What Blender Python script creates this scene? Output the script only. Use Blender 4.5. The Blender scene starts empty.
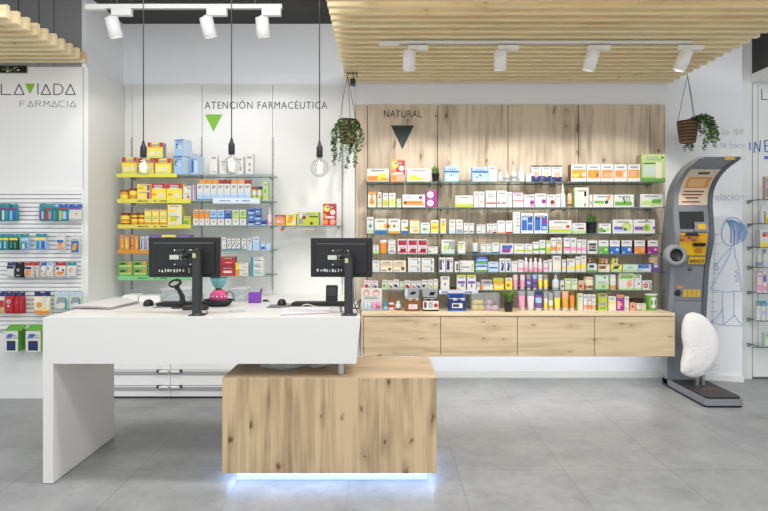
import bpy, math, random, re
from mathutils import Vector, Matrix, noise
R = math.radians
random.seed(7)
scene = bpy.context.scene
COL = scene.collection
F = 600.0; HX = 384.0; HY = 231.0; EYE = 1.4
def X(x, Y): return (x - HX) * Y / F          # surveyed image column at distance Y -> metres
def Z(y, Y): return EYE - (y - HY) * Y / F
def lin(c):
    return tuple((v/12.92 if v <= .04045 else ((v+.055)/1.055)**2.4) for v in c)
def hexc(h): return lin(tuple(int(h[i:i+2], 16)/255 for i in (0, 2, 4)))
PAL = dict(W='d6d5d0', C='e2dbc2', Y='efd84e', O='e08a3c', R='bb3036', M='9c3388', P='e39abc', V='7558a6', B='3566b4', L='9fc3e8', N='28376a',
           G='65a543', g='b5cf84', T='33929a', K='1c1c1e', S='96999e', D='832a35', U='80532f', I='b6c23c', E='cdb797', Z='24502a', Q='e6ccd4', A='d79c3c', H='bfd0e0',
           F='dfa283', J='c2d3c4')
MC = {}
def mat(name, col, rough=.5, metal=0, spec=.5, emit=None, es=0, alpha=1, bump=None):
    if name in MC: return MC[name]
    m = bpy.data.materials.new(name); m.use_nodes = True
    b = m.node_tree.nodes['Principled BSDF']
    c = hexc(col) if isinstance(col, str) else col
    b.inputs['Base Color'].default_value = (*c, 1)
    b.inputs['Roughness'].default_value = rough; b.inputs['Metallic'].default_value = metal
    b.inputs['Specular IOR Level'].default_value = spec
    if emit is not None:
        b.inputs['Emission Color'].default_value = (*emit, 1); b.inputs['Emission Strength'].default_value = es
    if alpha < 1: b.inputs['Alpha'].default_value = alpha
    if bump:
        nt = m.node_tree; n = nt.nodes.new('ShaderNodeTexNoise'); n.inputs['Scale'].default_value = bump[0]; n.inputs['Detail'].default_value = 4
        g = nt.nodes.new('ShaderNodeNewGeometry'); nt.links.new(g.outputs['Position'], n.inputs['Vector'])
        bp = nt.nodes.new('ShaderNodeBump'); bp.inputs['Strength'].default_value = bump[1]; bp.inputs['Distance'].default_value = .01
        nt.links.new(n.outputs['Fac'], bp.inputs['Height']); nt.links.new(bp.outputs['Normal'], b.inputs['Normal'])
    MC[name] = m; return m
def pm(k): return mat('print_' + k + ('_' if k.islower() else ''), PAL[k], .42, spec=.3)
class MB:
    def __init__(s): s.v = []; s.f = []; s.mi = []; s.m = []; s.sm = []
    def mid(s, m):
        if m not in s.m: s.m.append(m)
        return s.m.index(m)
    def add(s, vs, fs, m, smooth=False):
        o = len(s.v); k = s.mid(m)
        s.v += [tuple(v) for v in vs]
        for f in fs: s.f.append(tuple(i+o for i in f)); s.mi.append(k); s.sm.append(smooth)
    def box(s, x0, x1, y0, y1, z0, z1, m, M=None, ms=None, mt=None):
        vs = [(x, y, z) for z in (z0, z1) for y in (y0, y1) for x in (x0, x1)]
        if M: vs = [M @ Vector(v) for v in vs]
        o = len(s.v); s.v += [tuple(v) for v in vs]
        for f, mm in (((0,2,3,1), m), ((4,5,7,6), mt or m), ((0,1,5,4), m), ((2,6,7,3), m), ((0,4,6,2), ms or m), ((1,3,7,5), ms or m)):
            s.f.append(tuple(i+o for i in f)); s.mi.append(s.mid(mm)); s.sm.append(False)
    def cbox(s, x0, x1, y0, y1, z0, z1, m, c=.004, M=None):   # box with its edges eased
        xs = (x0, x0+c, x1-c, x1); ys = (y0, y0+c, y1-c, y1); zs = (z0, z0+c, z1-c, z1)
        import itertools
        vs = []
        idx = {}
        for i in (1, 2):
            for j in (1, 2):
                for k in (1, 2):
                    for ax in range(3):
                        p = [i, j, k]; p[ax] = 0 if p[ax] == 1 else 3
                        idx[(i, j, k, ax)] = len(vs); vs.append(Vector((xs[p[0]], ys[p[1]], zs[p[2]])))
        ctr = Vector(((x0+x1)/2, (y0+y1)/2, (z0+z1)/2)); fs = []
        for ax in range(3):
            o1, o2 = [a for a in range(3) if a != ax]
            for e in (1, 2):
                q = []
                for a, b in ((1,1),(2,1),(2,2),(1,2)):
                    t = [0,0,0]; t[ax] = e; t[o1] = a; t[o2] = b; q.append(idx[(*t, ax)])
                fs.append(q)
        for ax in range(3):
            o1, o2 = [a for a in range(3) if a != ax]
            for a in (1, 2):
                for b in (1, 2):
                    t1 = [0,0,0]; t2 = [0,0,0]; t1[ax] = 1; t2[ax] = 2
                    for t in (t1, t2): t[o1] = a; t[o2] = b
                    fs.append([idx[(*t1, o1)], idx[(*t2, o1)], idx[(*t2, o2)], idx[(*t1, o2)]])
        for i in (1, 2):
            for j in (1, 2):
                for k in (1, 2): fs.append([idx[(i, j, k, a)] for a in range(3)])
        out = []
        for f in fs:
            n = (vs[f[1]]-vs[f[0]]).cross(vs[f[2]]-vs[f[0]]); cc = sum((vs[i] for i in f), Vector())/len(f) - ctr
            out.append(f if n.dot(cc) > 0 else f[::-1])
        s.add([M @ v for v in vs] if M else vs, out, m)
    def quad(s, a, b, c, d, m): s.add([a, b, c, d], [(0,1,2,3)], m)
    def lathe(s, pts, m, n=20, c=(0,0,0), M=None, cap=True, sm=True, sx=1, sy=1):
        vs = []; fs = []
        for r, z in pts:
            for i in range(n):
                a = 2*math.pi*i/n; v = Vector((c[0]+r*math.cos(a)*sx, c[1]+r*math.sin(a)*sy, c[2]+z)); vs.append(M @ v if M else v)
        for k in range(len(pts)-1):
            for i in range(n):
                j = (i+1) % n; fs.append((k*n+i, k*n+j, (k+1)*n+j, (k+1)*n+i))
        s.add(vs, fs, m, sm)
        if cap: s.add(vs[:n], [tuple(range(n-1, -1, -1))], m); s.add(vs[-n:], [tuple(range(n))], m)
    def tube(s, pts, r, m, n=8, cap=True):
        pts = [Vector(p) for p in pts]; rs = r if isinstance(r, (list, tuple)) else [r]*len(pts)
        vs = []; fs = []; up = None
        for i, p in enumerate(pts):
            t = (pts[min(i+1, len(pts)-1)] - pts[max(i-1, 0)]).normalized()
            if up is None: up = t.orthogonal().normalized()
            up = (up - t*up.dot(t)); up = up.normalized() if up.length > 1e-6 else t.orthogonal().normalized()
            w = t.cross(up)
            for k in range(n):
                a = 2*math.pi*k/n; vs.append(p + (up*math.cos(a) + w*math.sin(a))*rs[i])
        for i in range(len(pts)-1):
            for k in range(n):
                j = (k+1) % n; fs.append((i*n+k, i*n+j, (i+1)*n+j, (i+1)*n+k))
        if cap: fs += [tuple(range(n-1, -1, -1)), tuple(range((len(pts)-1)*n, len(pts)*n))]
        s.add(vs, fs, m, True)
    def prism(s, poly, z0, z1, m, ax='z', M=None, ms=None):   # poly: (a,b) list extruded along ax
        def P(a, b, c): return {'z': (a, b, c), 'x': (c, a, b), 'y': (a, c, b)}[ax]
        n = len(poly); vs = [P(a, b, z0) for a, b in poly] + [P(a, b, z1) for a, b in poly]
        if M: vs = [M @ Vector(v) for v in vs]
        area = sum(poly[i][0]*poly[(i+1) % n][1] - poly[(i+1) % n][0]*poly[i][1] for i in range(n))
        flip = (area < 0) != (ax == 'y')
        cap = [tuple(range(n-1, -1, -1)), tuple(range(n, 2*n))]; side = [(i, (i+1) % n, n+(i+1) % n, n+i) for i in range(n)]
        if flip: cap = [f[::-1] for f in cap]; side = [f[::-1] for f in side]
        s.add(vs, cap, m); s.add(vs, side, ms or m)
    def build(s, name, parent=None, loc=(0,0,0), rz=0):
        me = bpy.data.meshes.new(name); me.from_pydata(s.v, [], s.f)
        for m in s.m: me.materials.append(m)
        me.polygons.foreach_set('material_index', s.mi); me.polygons.foreach_set('use_smooth', s.sm); me.update()
        o = bpy.data.objects.new(name, me); COL.objects.link(o)
        o.location = loc; o.rotation_euler = (0, 0, rz)
        if parent: o.parent = parent
        return o
LABELS = {}
def tag(o, label, cat, group=None, kind=None):
    o['label'] = label; o['category'] = cat
    if group: o['group'] = group
    if kind: o['kind'] = kind
    LABELS.setdefault(label, []).append(o.name)
    return o
def empty(name, loc, rz=0):
    o = bpy.data.objects.new(name, None); COL.objects.link(o); o.location = loc; o.rotation_euler = (0,0,rz); o.empty_display_size = .05; return o
def struct(o, label, cat='wall'):
    o['kind'] = 'structure'; o['label'] = label; o['category'] = cat; return o
def textmesh(name, txt, size, m, parent=None, loc=(0,0,0), rot=(R(90),0,0), ext=.001, sx=1, spacing=1):
    c = bpy.data.curves.new(name, 'FONT'); c.body = txt; c.size = size; c.extrude = ext; c.space_character = spacing
    c.align_x = 'CENTER'; c.align_y = 'CENTER'
    t = bpy.data.objects.new(name, c); COL.objects.link(t)
    dg = bpy.context.evaluated_depsgraph_get(); me = bpy.data.meshes.new_from_object(t.evaluated_get(dg))
    bpy.data.objects.remove(t); me.materials.clear(); me.materials.append(m)
    o = bpy.data.objects.new(name, me); COL.objects.link(o); o.location = loc; o.rotation_euler = rot; o.scale = (sx, 1, 1)
    if parent: o.parent = parent
    return o
# ---------------------------------------------------------------- node materials
def wood(name, base, dark, grain, plank=.12, horizontal=False, knots=1.0, rough=.45, off=(0,0,0)):
    if name in MC: return MC[name]
    m = bpy.data.materials.new(name); m.use_nodes = True; nt = m.node_tree; N = nt.nodes; L = nt.links
    b = N['Principled BSDF']; b.inputs['Roughness'].default_value = rough; b.inputs['Specular IOR Level'].default_value = .3
    g = N.new('ShaderNodeNewGeometry'); sp = N.new('ShaderNodeSeparateXYZ'); L.new(g.outputs['Position'], sp.inputs[0])
    def mth(op, a, bb=None, c=None):
        n = N.new('ShaderNodeMath'); n.operation = op
        for i, v in enumerate((a, bb, c)):
            if v is None: continue
            if isinstance(v, (int, float)): n.inputs[i].default_value = v
            else: L.new(v, n.inputs[i])
        return n.outputs[0]
    # across (u), along the grain (v)
    if horizontal: u = mth('ADD', sp.outputs['Z'], mth('MULTIPLY', sp.outputs['Y'], 1.0)); v = sp.outputs['X']
    else: u = mth('ADD', sp.outputs['X'], mth('MULTIPLY', sp.outputs['Y'], .73)); v = sp.outputs['Z']
    u = mth('ADD', u, off[0]); v = mth('ADD', v, off[1])
    bid = mth('FLOOR', mth('DIVIDE', u, plank))
    wn = N.new('ShaderNodeTexWhiteNoise'); wn.noise_dimensions = '1D'; L.new(bid, wn.inputs['W'])
    shift = mth('MULTIPLY', wn.outputs['Value'], 7.0)
    cmb = N.new('ShaderNodeCombineXYZ'); L.new(u, cmb.inputs[0]); L.new(mth('ADD', v, shift), cmb.inputs[1]); L.new(shift, cmb.inputs[2])
    def noise_(sx, sy, det, dist=0, rough=.55):
        mp = N.new('ShaderNodeMapping'); mp.inputs['Scale'].default_value = (sx, sy, 1); L.new(cmb.outputs[0], mp.inputs[0])
        n = N.new('ShaderNodeTexNoise'); n.inputs['Scale'].default_value = 1; n.inputs['Detail'].default_value = det; n.inputs['Distortion'].default_value = dist
        n.inputs['Roughness'].default_value = rough; L.new(mp.outputs[0], n.inputs['Vector']); return n.outputs['Fac']
    n1 = noise_(14, 1.1, 4, .8); n2 = noise_(90, 2.5, 3); n3 = noise_(5, .9, 2, 1.5)
    # knots: stretched cells, a few of them dark
    mp = N.new('ShaderNodeMapping'); mp.inputs['Scale'].default_value = (8, 4.2, 1); L.new(cmb.outputs[0], mp.inputs[0])
    vo = N.new('ShaderNodeTexVoronoi'); vo.voronoi_dimensions = '2D'; vo.inputs['Scale'].default_value = 1.0
    ad = N.new('ShaderNodeVectorMath'); ad.operation = 'ADD'; L.new(mp.outputs[0], ad.inputs[0]); cw = N.new('ShaderNodeCombineXYZ'); n4 = noise_(11, 9, 2)
    L.new(mth('MULTIPLY', n4, .35), cw.inputs[0]); L.new(mth('MULTIPLY', n4, .5), cw.inputs[1]); L.new(cw.outputs[0], ad.inputs[1]); L.new(ad.outputs[0], vo.inputs['Vector'])
    sc = N.new('ShaderNodeSeparateColor'); L.new(vo.outputs['Color'], sc.inputs[0])
    few = mth('GREATER_THAN', sc.outputs[0], 1-.42*knots)
    rr = N.new('ShaderNodeMapRange'); rr.inputs['From Min'].default_value = .02; rr.inputs['From Max'].default_value = .13; rr.inputs['To Min'].default_value = 1; rr.inputs['To Max'].default_value = 0
    L.new(mth('DIVIDE', mth('ADD', vo.outputs['Distance'], mth('MULTIPLY', mth('SUBTRACT', n2, .5), .1)), mth('ADD', mth('MULTIPLY', sc.outputs[1], .9), .35)), rr.inputs['Value']); knot = mth('MULTIPLY', rr.outputs[0], few)
    t = mth('ADD', mth('MULTIPLY', mth('ADD', mth('MULTIPLY', mth('SUBTRACT', n1, .5), 1.9), .5), grain), mth('MULTIPLY', mth('SUBTRACT', n2, .5), grain*.9))
    t = mth('ADD', t, mth('MULTIPLY', mth('SUBTRACT', n3, .5), grain*1.5))
    t = mth('ADD', t, mth('MULTIPLY', mth('SUBTRACT', wn.outputs['Value'], .5), .13))
    halo = N.new('ShaderNodeMapRange'); halo.inputs['From Min'].default_value = .1; halo.inputs['From Max'].default_value = .42; halo.inputs['To Min'].default_value = 1; halo.inputs['To Max'].default_value = 0; L.new(vo.outputs['Distance'], halo.inputs['Value'])
    t = mth('ADD', t, mth('MULTIPLY', mth('MULTIPLY', halo.outputs[0], few), .16))
    t = mth('ADD', t, mth('MULTIPLY', knot, .55))
    mx = N.new('ShaderNodeMix'); mx.data_type = 'RGBA'
    mr = N.new('ShaderNodeMapRange'); mr.inputs['From Min'].default_value = .18; mr.inputs['From Max'].default_value = .95; L.new(t, mr.inputs['Value'])
    L.new(mr.outputs[0], mx.inputs[0])
    mx.inputs[6].default_value = (*hexc(base), 1); mx.inputs[7].default_value = (*hexc(dark), 1)
    L.new(mx.outputs[2], b.inputs['Base Color'])
    MC[name] = m; return m
oak = wood('oak_boards', 'ccb28e', '6c5037', .58)
oak_wall = wood('oak_wall_boards', 'dac8b0', '806850', .58, plank=.17, knots=.7, off=(.3, .2))
oak_h = wood('oak_drawer_boards', 'd3bd9c', '8c7053', .5, plank=.13, horizontal=True, knots=.9, off=(.02, 0))
oak_light = wood('oak_top_board', 'e4cfae', 'b59a78', .45, plank=.3, horizontal=True, knots=.2)
pine = wood('pine_slat_wood', 'f6e4ba', 'cdae74', .5, plank=.4, horizontal=True, knots=.35, rough=.6)
def floor_mat():
    m = bpy.data.materials.new('concrete_tile'); m.use_nodes = True; nt = m.node_tree; N = nt.nodes; L = nt.links
    b = N['Principled BSDF']; g = N.new('ShaderNodeNewGeometry')
    def nz(s, d, r=.6):
        n = N.new('ShaderNodeTexNoise'); n.inputs['Scale'].default_value = s; n.inputs['Detail'].default_value = d; n.inputs['Roughness'].default_value = r
        L.new(g.outputs['Position'], n.inputs['Vector']); return n.outputs['Fac']
    a = nz(2.6, 10, .7); c = nz(16, 8); mm = N.new('ShaderNodeMath'); mm.operation = 'MULTIPLY_ADD'; L.new(c, mm.inputs[0]); mm.inputs[1].default_value = .45
    L.new(a, mm.inputs[2])
    cr = N.new('ShaderNodeValToRGB'); L.new(mm.outputs[0], cr.inputs[0])
    cr.color_ramp.elements[0].position = .5; cr.color_ramp.elements[0].color = (*hexc('818384'), 1)
    cr.color_ramp.elements[1].position = .95; cr.color_ramp.elements[1].color = (*hexc('a5a6a5'), 1)
    mp = N.new('ShaderNodeMapping'); mp.inputs['Location'].default_value = (-.43, -3.53, 0); L.new(g.outputs['Position'], mp.inputs[0])
    br = N.new('ShaderNodeTexBrick'); L.new(mp.outputs[0], br.inputs['Vector']); br.offset = 0
    br.inputs['Scale'].default_value = 1; br.inputs['Brick Width'].default_value = .625; br.inputs['Row Height'].default_value = 1.25; br.inputs['Mortar Size'].default_value = .0022; br.inputs['Mortar Smooth'].default_value = .2
    br.inputs['Color1'].default_value = (1,1,1,1); br.inputs['Color2'].default_value = (.93,.93,.93,1); br.inputs['Mortar'].default_value = (.62,.62,.62,1)
    mx = N.new('ShaderNodeMix'); mx.data_type = 'RGBA'; mx.blend_type = 'MULTIPLY'; mx.inputs[0].default_value = 1
    L.new(cr.outputs[0], mx.inputs[6]); L.new(br.outputs['Color'], mx.inputs[7]); L.new(mx.outputs[2], b.inputs['Base Color'])
    rg = N.new('ShaderNodeMapRange'); L.new(c, rg.inputs['Value']); rg.inputs['To Min'].default_value = .28; rg.inputs['To Max'].default_value = .5
    L.new(rg.outputs[0], b.inputs['Roughness']); b.inputs['Specular IOR Level'].default_value = .45
    return m
def glass(name, tint, refl=.12, op=.0):
    m = bpy.data.materials.new(name); m.use_nodes = True; nt = m.node_tree; N = nt.nodes; L = nt.links; N.clear()
    o = N.new('ShaderNodeOutputMaterial'); tr = N.new('ShaderNodeBsdfTransparent'); tr.inputs[0].default_value = (*tint, 1)
    gl = N.new('ShaderNodeBsdfGlossy'); gl.inputs['Roughness'].default_value = .03
    lw = N.new('ShaderNodeLayerWeight'); lw.inputs['Blend'].default_value = refl; mx = N.new('ShaderNodeMixShader')
    pw = N.new('ShaderNodeMath'); pw.operation = 'POWER'; pw.inputs[1].default_value = 3.5; L.new(lw.outputs['Facing'], pw.inputs[0]); ml = N.new('ShaderNodeMath'); ml.operation = 'MULTIPLY_ADD'; ml.inputs[1].default_value = min(.9, refl*1.6); ml.inputs[2].default_value = .05; L.new(pw.outputs[0], ml.inputs[0]); lw.inputs['Blend'].default_value = .5; L.new(ml.outputs[0], mx.inputs[0]); L.new(tr.outputs[0], mx.inputs[1]); L.new(gl.outputs[0], mx.inputs[2])
    if op:
        df = N.new('ShaderNodeBsdfDiffuse'); df.inputs[0].default_value = (.8, .85, .86, 1); m2 = N.new('ShaderNodeMixShader'); m2.inputs[0].default_value = op
        L.new(mx.outputs[0], m2.inputs[1]); L.new(df.outputs[0], m2.inputs[2]); L.new(m2.outputs[0], o.inputs[0])
    else: L.new(mx.outputs[0], o.inputs[0])
    MC[name] = m; return m
shelf_glass = glass('shelf_glass', (.92, .96, .95), .12)
clear_glass = glass('clear_bulb_glass', (.93, .93, .92), .42)
acrylic = glass('clear_acrylic', (.93, .94, .95), .15, .12)
glass_edge = mat('shelf_glass_edge', '566d6a', .2)
white = mat('white_lacquer', 'eeeeec', .4, spec=.4)
white_wall = mat('white_wall_paint', 'eff1f4', .7, bump=(60, .05))
panel_white = mat('white_wall_panel', 'e6e6e4', .5)
grey_wall = mat('grey_wall_paint', '8f9092', .7, bump=(40, .06))  # shade on the upper wall is put into this grey
dark_ceil = mat('dark_ceiling_paint', '474744', .9, bump=(30, .1))
seam = mat('panel_shadow_gap', '8f9092', .8)
metal = mat('brushed_steel', 'b5b7b9', .3, 1)
chrome = mat('chrome', 'e8e8ea', .12, 1)
black = mat('black_plastic', '121214', .45)
blackm = mat('black_metal', '232325', .45)
white_pl = mat('white_plastic', 'ebebe8', .45)
solid = mat('white_solid_surface', 'dedcd8', .32, spec=.5)
SPOT_W = 27; SPOT_L = 9; WIN_W = 21; CEIL_W = 22; WORLD = .86; EXPO = .48; LED1 = 14; LED2 = 22; IN_L = 14; IN_R = 13
ZCAB = .691
# ================================================================= the room
WY = 5.75          # back wall
LY = 5.03          # logo wall and drawer fronts
LX = -2.48         # side wall of the niche
def sbox(name, x0, x1, y0, y1, z0, z1, m, label, cat='wall'):
    b = MB(); b.box(x0, x1, y0, y1, z0, z1, m); return struct(b.build(name), label, cat)
sbox('floor', -6, 7, -4.5, 6.6, -.1, 0, floor_mat(), 'grey concrete-look tiled floor', 'floor')
sbox('wall_back', LX-.1, 2.76, WY, WY+.12, 0, 3.5, white_wall, 'white painted back wall above the panelling')
sbox('ceiling', -6, 7, .9, WY+.12, 3.39, 3.5, dark_ceil, 'dark grey painted ceiling', 'ceiling')
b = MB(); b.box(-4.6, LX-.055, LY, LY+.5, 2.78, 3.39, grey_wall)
for xx in (X(39, LY), X(54, LY)): b.box(xx-.003, xx+.003, LY-.002, LY, 2.78, 3.39, mat('dark_seam', '55565a'))
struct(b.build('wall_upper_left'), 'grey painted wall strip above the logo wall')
b = MB(); b.box(-4.6, LX, LY, WY, 0, 2.78, panel_white)
b.box(X(83.3, LY)-.002, X(83.3, LY)+.002, LY-.0015, LY, 0, 2.78, seam)
struct(b.build('wall_logo'), 'white panelled wall carrying the pharmacy name and slatted display')
b = MB(); b.box(LX-.054, LX-.02, LY, WY, 2.78, 3.39, white_wall)
struct(b.build('wall_left'), 'white side wall above the niche')
# slightly angled wall with the drawing, behind the weighing machine
WA = Vector((2.72, 5.75)); WB = Vector((3.335, 5.585)); wd = (WB-WA).normalized(); wn = Vector((wd.y, -wd.x))
if wn.y > 0: wn = -wn
def wallpt(x, y, off=0.0):       # where a surveyed line of sight meets that wall
    d = Vector(((x-HX)/F, 1.0)); a = WA + wn*off
    t = (a.dot(wn))/d.dot(wn); p = d*t
    return Vector((p.x, p.y, EYE-(y-HY)/F*t))
b = MB(); b.prism([tuple(WA), tuple(WB), (WB.x, WB.y+.3), (WA.x, WA.y+.3)], 0, 3.39, white_wall); struct(b.build('wall_right'), 'white wall with a blue line drawing')
b = MB(); b.prism([tuple(WA+wn*.0), tuple(WA+wn*.015), tuple(WB+wn*.015+wd*.012), (WB.x+.012, WB.y+.05), tuple(WB)], 0, .055, white_pl); struct(b.build('baseboard_right'), 'white skirting under the drawing wall', 'baseboard')
sbox('baseboard_back', -.3, 2.7, WY-.015, WY, 0, .07, white_pl, 'white skirting along the back wall', 'baseboard')
# white cladding of the service niche
cl = empty('white_wall_cladding', (0, WY, 0)); tag(cl, 'tall white wall panels with thin joints behind the yellow and glass shelves', 'wall panelling')
edges = [LX, X(132, 5.73), X(202, 5.73), X(272.6, 5.73), X(342.3, 5.73), X(355, 5.73)]
for i in range(5):
    b = MB(); b.cbox(edges[i]+.002, edges[i+1]-.002, -.02, 0, 0.0, 2.805, panel_white, .002); b.build('panel', cl)
cl = empty('oak_wall_cladding', (0, WY, 0)); tag(cl, 'tall oak wall panels behind the natural product shelves', 'wall panelling')
edges = [X(355.6, 5.72), X(367.6, 5.72), X(437.5, 5.72), X(508, 5.72), X(578.5, 5.72), X(650, 5.72), X(665.5, 5.72)]
for i in range(6):
    b = MB(); b.cbox(edges[i]+.003, edges[i+1]-.003, -.03, 0, 0.42, 2.61, oak_wall, .002); b.build('panel', cl)
b = MB()
for e in edges[1:-1]: b.box(e-.003, e+.003, -.02, -.001, .43, 2.6, mat('joint_black', '2a221b'))
b.build('joint', cl)
# signs
def pl(mb, pts, w, d, m, y=0):    # flat stroke lettering, pts in (x, z)
    for (x0, z0), (x1, z1) in zip(pts[:-1], pts[1:]):
        v = Vector((x1-x0, z1-z0)); L_ = v.length; v /= L_; n = Vector((-v.y, v.x))*w/2; e = v*w*.3
        q = [Vector((x0, z0))-e+n, Vector((x0, z0))-e-n, Vector((x1, z1))+e-n, Vector((x1, z1))+e+n]
        mb.prism([tuple(p) for p in q], y-d, y, m, 'y')
ink = mat('sign_ink', '4a4a48'); ink2 = mat('sign_ink_grey', '77777a'); green = mat('sign_green', '78b41e', .5); dgreen = mat('sign_dark_green', '1b2f26', .5)
def logo(x0, z0, Y, s, label):      # s: metres per surveyed unit; x0,z0 = unit 0, 94
    t = empty('logo_sign', (x0, Y, z0)); tag(t, label, 'sign')
    b = MB(); w = .0075; q = lambda pts: [(a*s, c*s) for a, c in pts]; tri = lambda a, c, h: [(a, 0), ((a+c)/2, h), (c, 0), (a, 0)]
    for p in ([(1.4, 10.5), (1.4, 0), (11, 0)], tri(14.2, 24, 10.2), [(38, 10.8), (38, 0)], tri(41.3, 50.8, 10.2),
              [(54, 0), (54, 10.4), (58.5, 10.4), (61.4, 9.2), (62.9, 6.6), (62.9, 3.8), (61.4, 1.2), (58.5, 0), (54, 0)], tri(65.6, 75.2, 10.2)):
        pl(b, q(p), w, .003, ink)
    b.build('lettering', t)
    b = MB(); w = .0042
    for p in ([(20, -12.2), (20, -6.6), (24.8, -6.6)], [(20, -9.3), (24, -9.3)], tri(28, 33.2, 5.6), [(35.5, -12.2), (35.5, -6.6), (40, -6.6), (40.6, -8), (40, -9.4), (35.5, -9.4), (38.2, -9.4), (41, -12.2)],
              [(43.6, -12.2), (44.2, -6.6), (46.7, -10), (49.2, -6.6), (49.8, -12.2)], tri(51.6, 57.2, 5.6), [(64.4, -6.6), (60.2, -6.6), (59, -8), (59, -11), (60.2, -12.2), (64.4, -12.2)], [(67.6, -6.6), (67.6, -12.2)], tri(70, 76, 5.6)):
        if len(p) == 4 and p[0][1] == 0: p = [(a, c-12.2) for a, c in p]
        pl(b, q(p), w, .002, ink2)
    b.build('small_lettering', t)
    b = MB(); b.prism(q([(25.2, 10.8), (35, 10.8), (30.1, .6)]), -.004, 0, green, 'y'); b.build('triangle', t)
    return t
logo(X(0, LY), Z(94, LY), LY, LY/F, 'dark thin pharmacy name with a green triangle, on the white wall over the slatted display')
t = empty('department_sign', (X(266, 5.73), 5.73, 2.6)); tag(t, 'black ATENCIÓN FARMACÉUTICA lettering over a green triangle on white panels', 'sign')
z0 = Z(105.2, 5.73)
o = textmesh('lettering', 'ATENCIÓN FARMACÉUTICA', .098, ink, t, (0, -.002, z0-2.6), sx=1.0, spacing=1.14)
w_ = max(v.co.x for v in o.data.vertices)-min(v.co.x for v in o.data.vertices); o.scale = ((X(327.5, 5.73)-X(205, 5.73))/w_, 1, 1)
b = MB(); f = lambda x, y: (X(x, 5.73)-t.location.x, Z(y, 5.73)-2.6); b.prism([f(205, 114), f(222.4, 114), f(213.5, 131)], -.005, 0, green, 'y'); b.build('triangle', t)
t = empty('department_sign', (X(402, 5.72), 5.72, 2.5)); tag(t, 'black NATURAL lettering over a dark green triangle on oak panels', 'sign')
o = textmesh('lettering', 'NATURAL', .098, mat('sign_black', '2c2c2a'), t, (X(402.5, 5.72)-t.location.x, -.002, Z(113.8, 5.72)-2.5), spacing=1.1)
w_ = max(v.co.x for v in o.data.vertices)-min(v.co.x for v in o.data.vertices); o.scale = ((X(421.5, 5.72)-X(383.8, 5.72))/w_, 1, 1)
b = MB(); f = lambda x, y: (X(x, 5.72)-t.location.x, Z(y, 5.72)-2.5); b.prism([f(391, 125), f(414, 125), f(402.3, 148.8)], -.006, 0, dgreen, 'y'); b.build('triangle', t)
# narrow dark inset panel over the logo, scattered with green leaf shapes
t = empty('display_panel', (X(11, LY), LY, Z(69, LY))); tag(t, 'narrow black inset panel with green leafy picture above the pharmacy name', 'display')
b = MB(); b.box(-.32, X(27.4, LY)-X(11, LY), -.006, 0, -.033, .033, mat('panel_frame', '6d6a55')); b.build('frame', t)
b = MB(); b.box(-.315, X(26.6, LY)-X(11, LY), -.009, -.006, -.026, .028, mat('panel_black', '0e0f10', .15))
for i in range(26):
    x = random.uniform(-.3, .12); z = random.uniform(-.02, .018); r = random.uniform(.004, .011)
    b.prism([(x+r*1.6*math.cos(a), z+r*math.sin(a)) for a in (0, 1.1, 2.2, 3.3, 4.6)], -.0105-.0001*i, -.009, mat('leaf_print%d' % (i % 3), ('3f5a34', '6b7f55', 'b9bfb4')[i % 3]), 'y')
b.build('screen', t)
# slatwall
sx1 = X(83, LY); t = empty('slatwall_display', (0, LY, 0)); tag(t, 'white slatted display board with horizontal grooves on the logo wall', 'display board')
zt = Z(190.5, LY); zb = Z(332, LY); pitch = .0352; b = MB(); nS = int((zt-zb)/pitch); groove = mat('slat_groove', 'b4b6b8', .5)
b.box(-4.3, sx1, -.006, 0, zb, zt, groove)
for i in range(nS):
    z = zt-i*pitch; b.cbox(-4.3, sx1-.003, -.02, -.005, z-pitch+.0075, z, mat('slat_white', 'ececea', .35), .002)
b.box(sx1-.003, sx1+.012, -.022, 0, zb, zt, white_pl); b.box(-4.3, sx1+.012, -.022, 0, zt, zt+.012, white_pl)
b.build('slatted_board', t); SLAT = t
# ---- ceiling slats
def slats(t, x0, x1, ys, tilt=0):
    me = None
    for y in ys:
        if me is None:
            b = MB(); b.prism([(0, .003), (.003, 0), (.038, 0), (.038, .088), (.006, .088), (0, .08)], x0, x1, pine, 'x'); o = b.build('slat', t, (0, y, 2.81)); me = o
        else:
            o = me.copy(); COL.objects.link(o); o.parent = t; o.location = (0, y, 2.81)
SY = [5.64-.1175*i for i in range(20)]
t = empty('slatted_ceiling_panel', (0, 0, 0)); tag(t, 'wide pale pine slatted ceiling panel over the oak product shelves', 'slatted ceiling')
slats(t, -.355, 2.725, SY)
b = MB()
for xx in (-.2, .75, 1.7, 2.55): b.box(xx, xx+.045, 3.3, 5.72, 2.895, 2.93, mat('batten_dark', '3a342b'))
for xx in (-.2, 1.7, 2.55):
    for yy in (3.6, 5.2): b.tube([(xx+.02, yy, 2.93), (xx+.02, yy, 3.392)], .004, blackm)
b.build('batten', t)
t = empty('slatted_ceiling_panel', (0, 0, 0)); tag(t, 'pale pine slatted ceiling panel in front of the grey wall over the pharmacy name', 'slatted ceiling')
slats(t, -4.4, -2.487, [4.99-.1155*i for i in range(10)])
b = MB()
for xx in (-3.6, -2.7): b.box(xx, xx+.045, 3.85, 5.02, 2.895, 2.93, mat('batten_dark', '3a342b')); b.tube([(xx+.02, 4.4, 2.93), (xx+.02, 4.4, 3.392)], .004, blackm)
b.build('batten', t)
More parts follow.
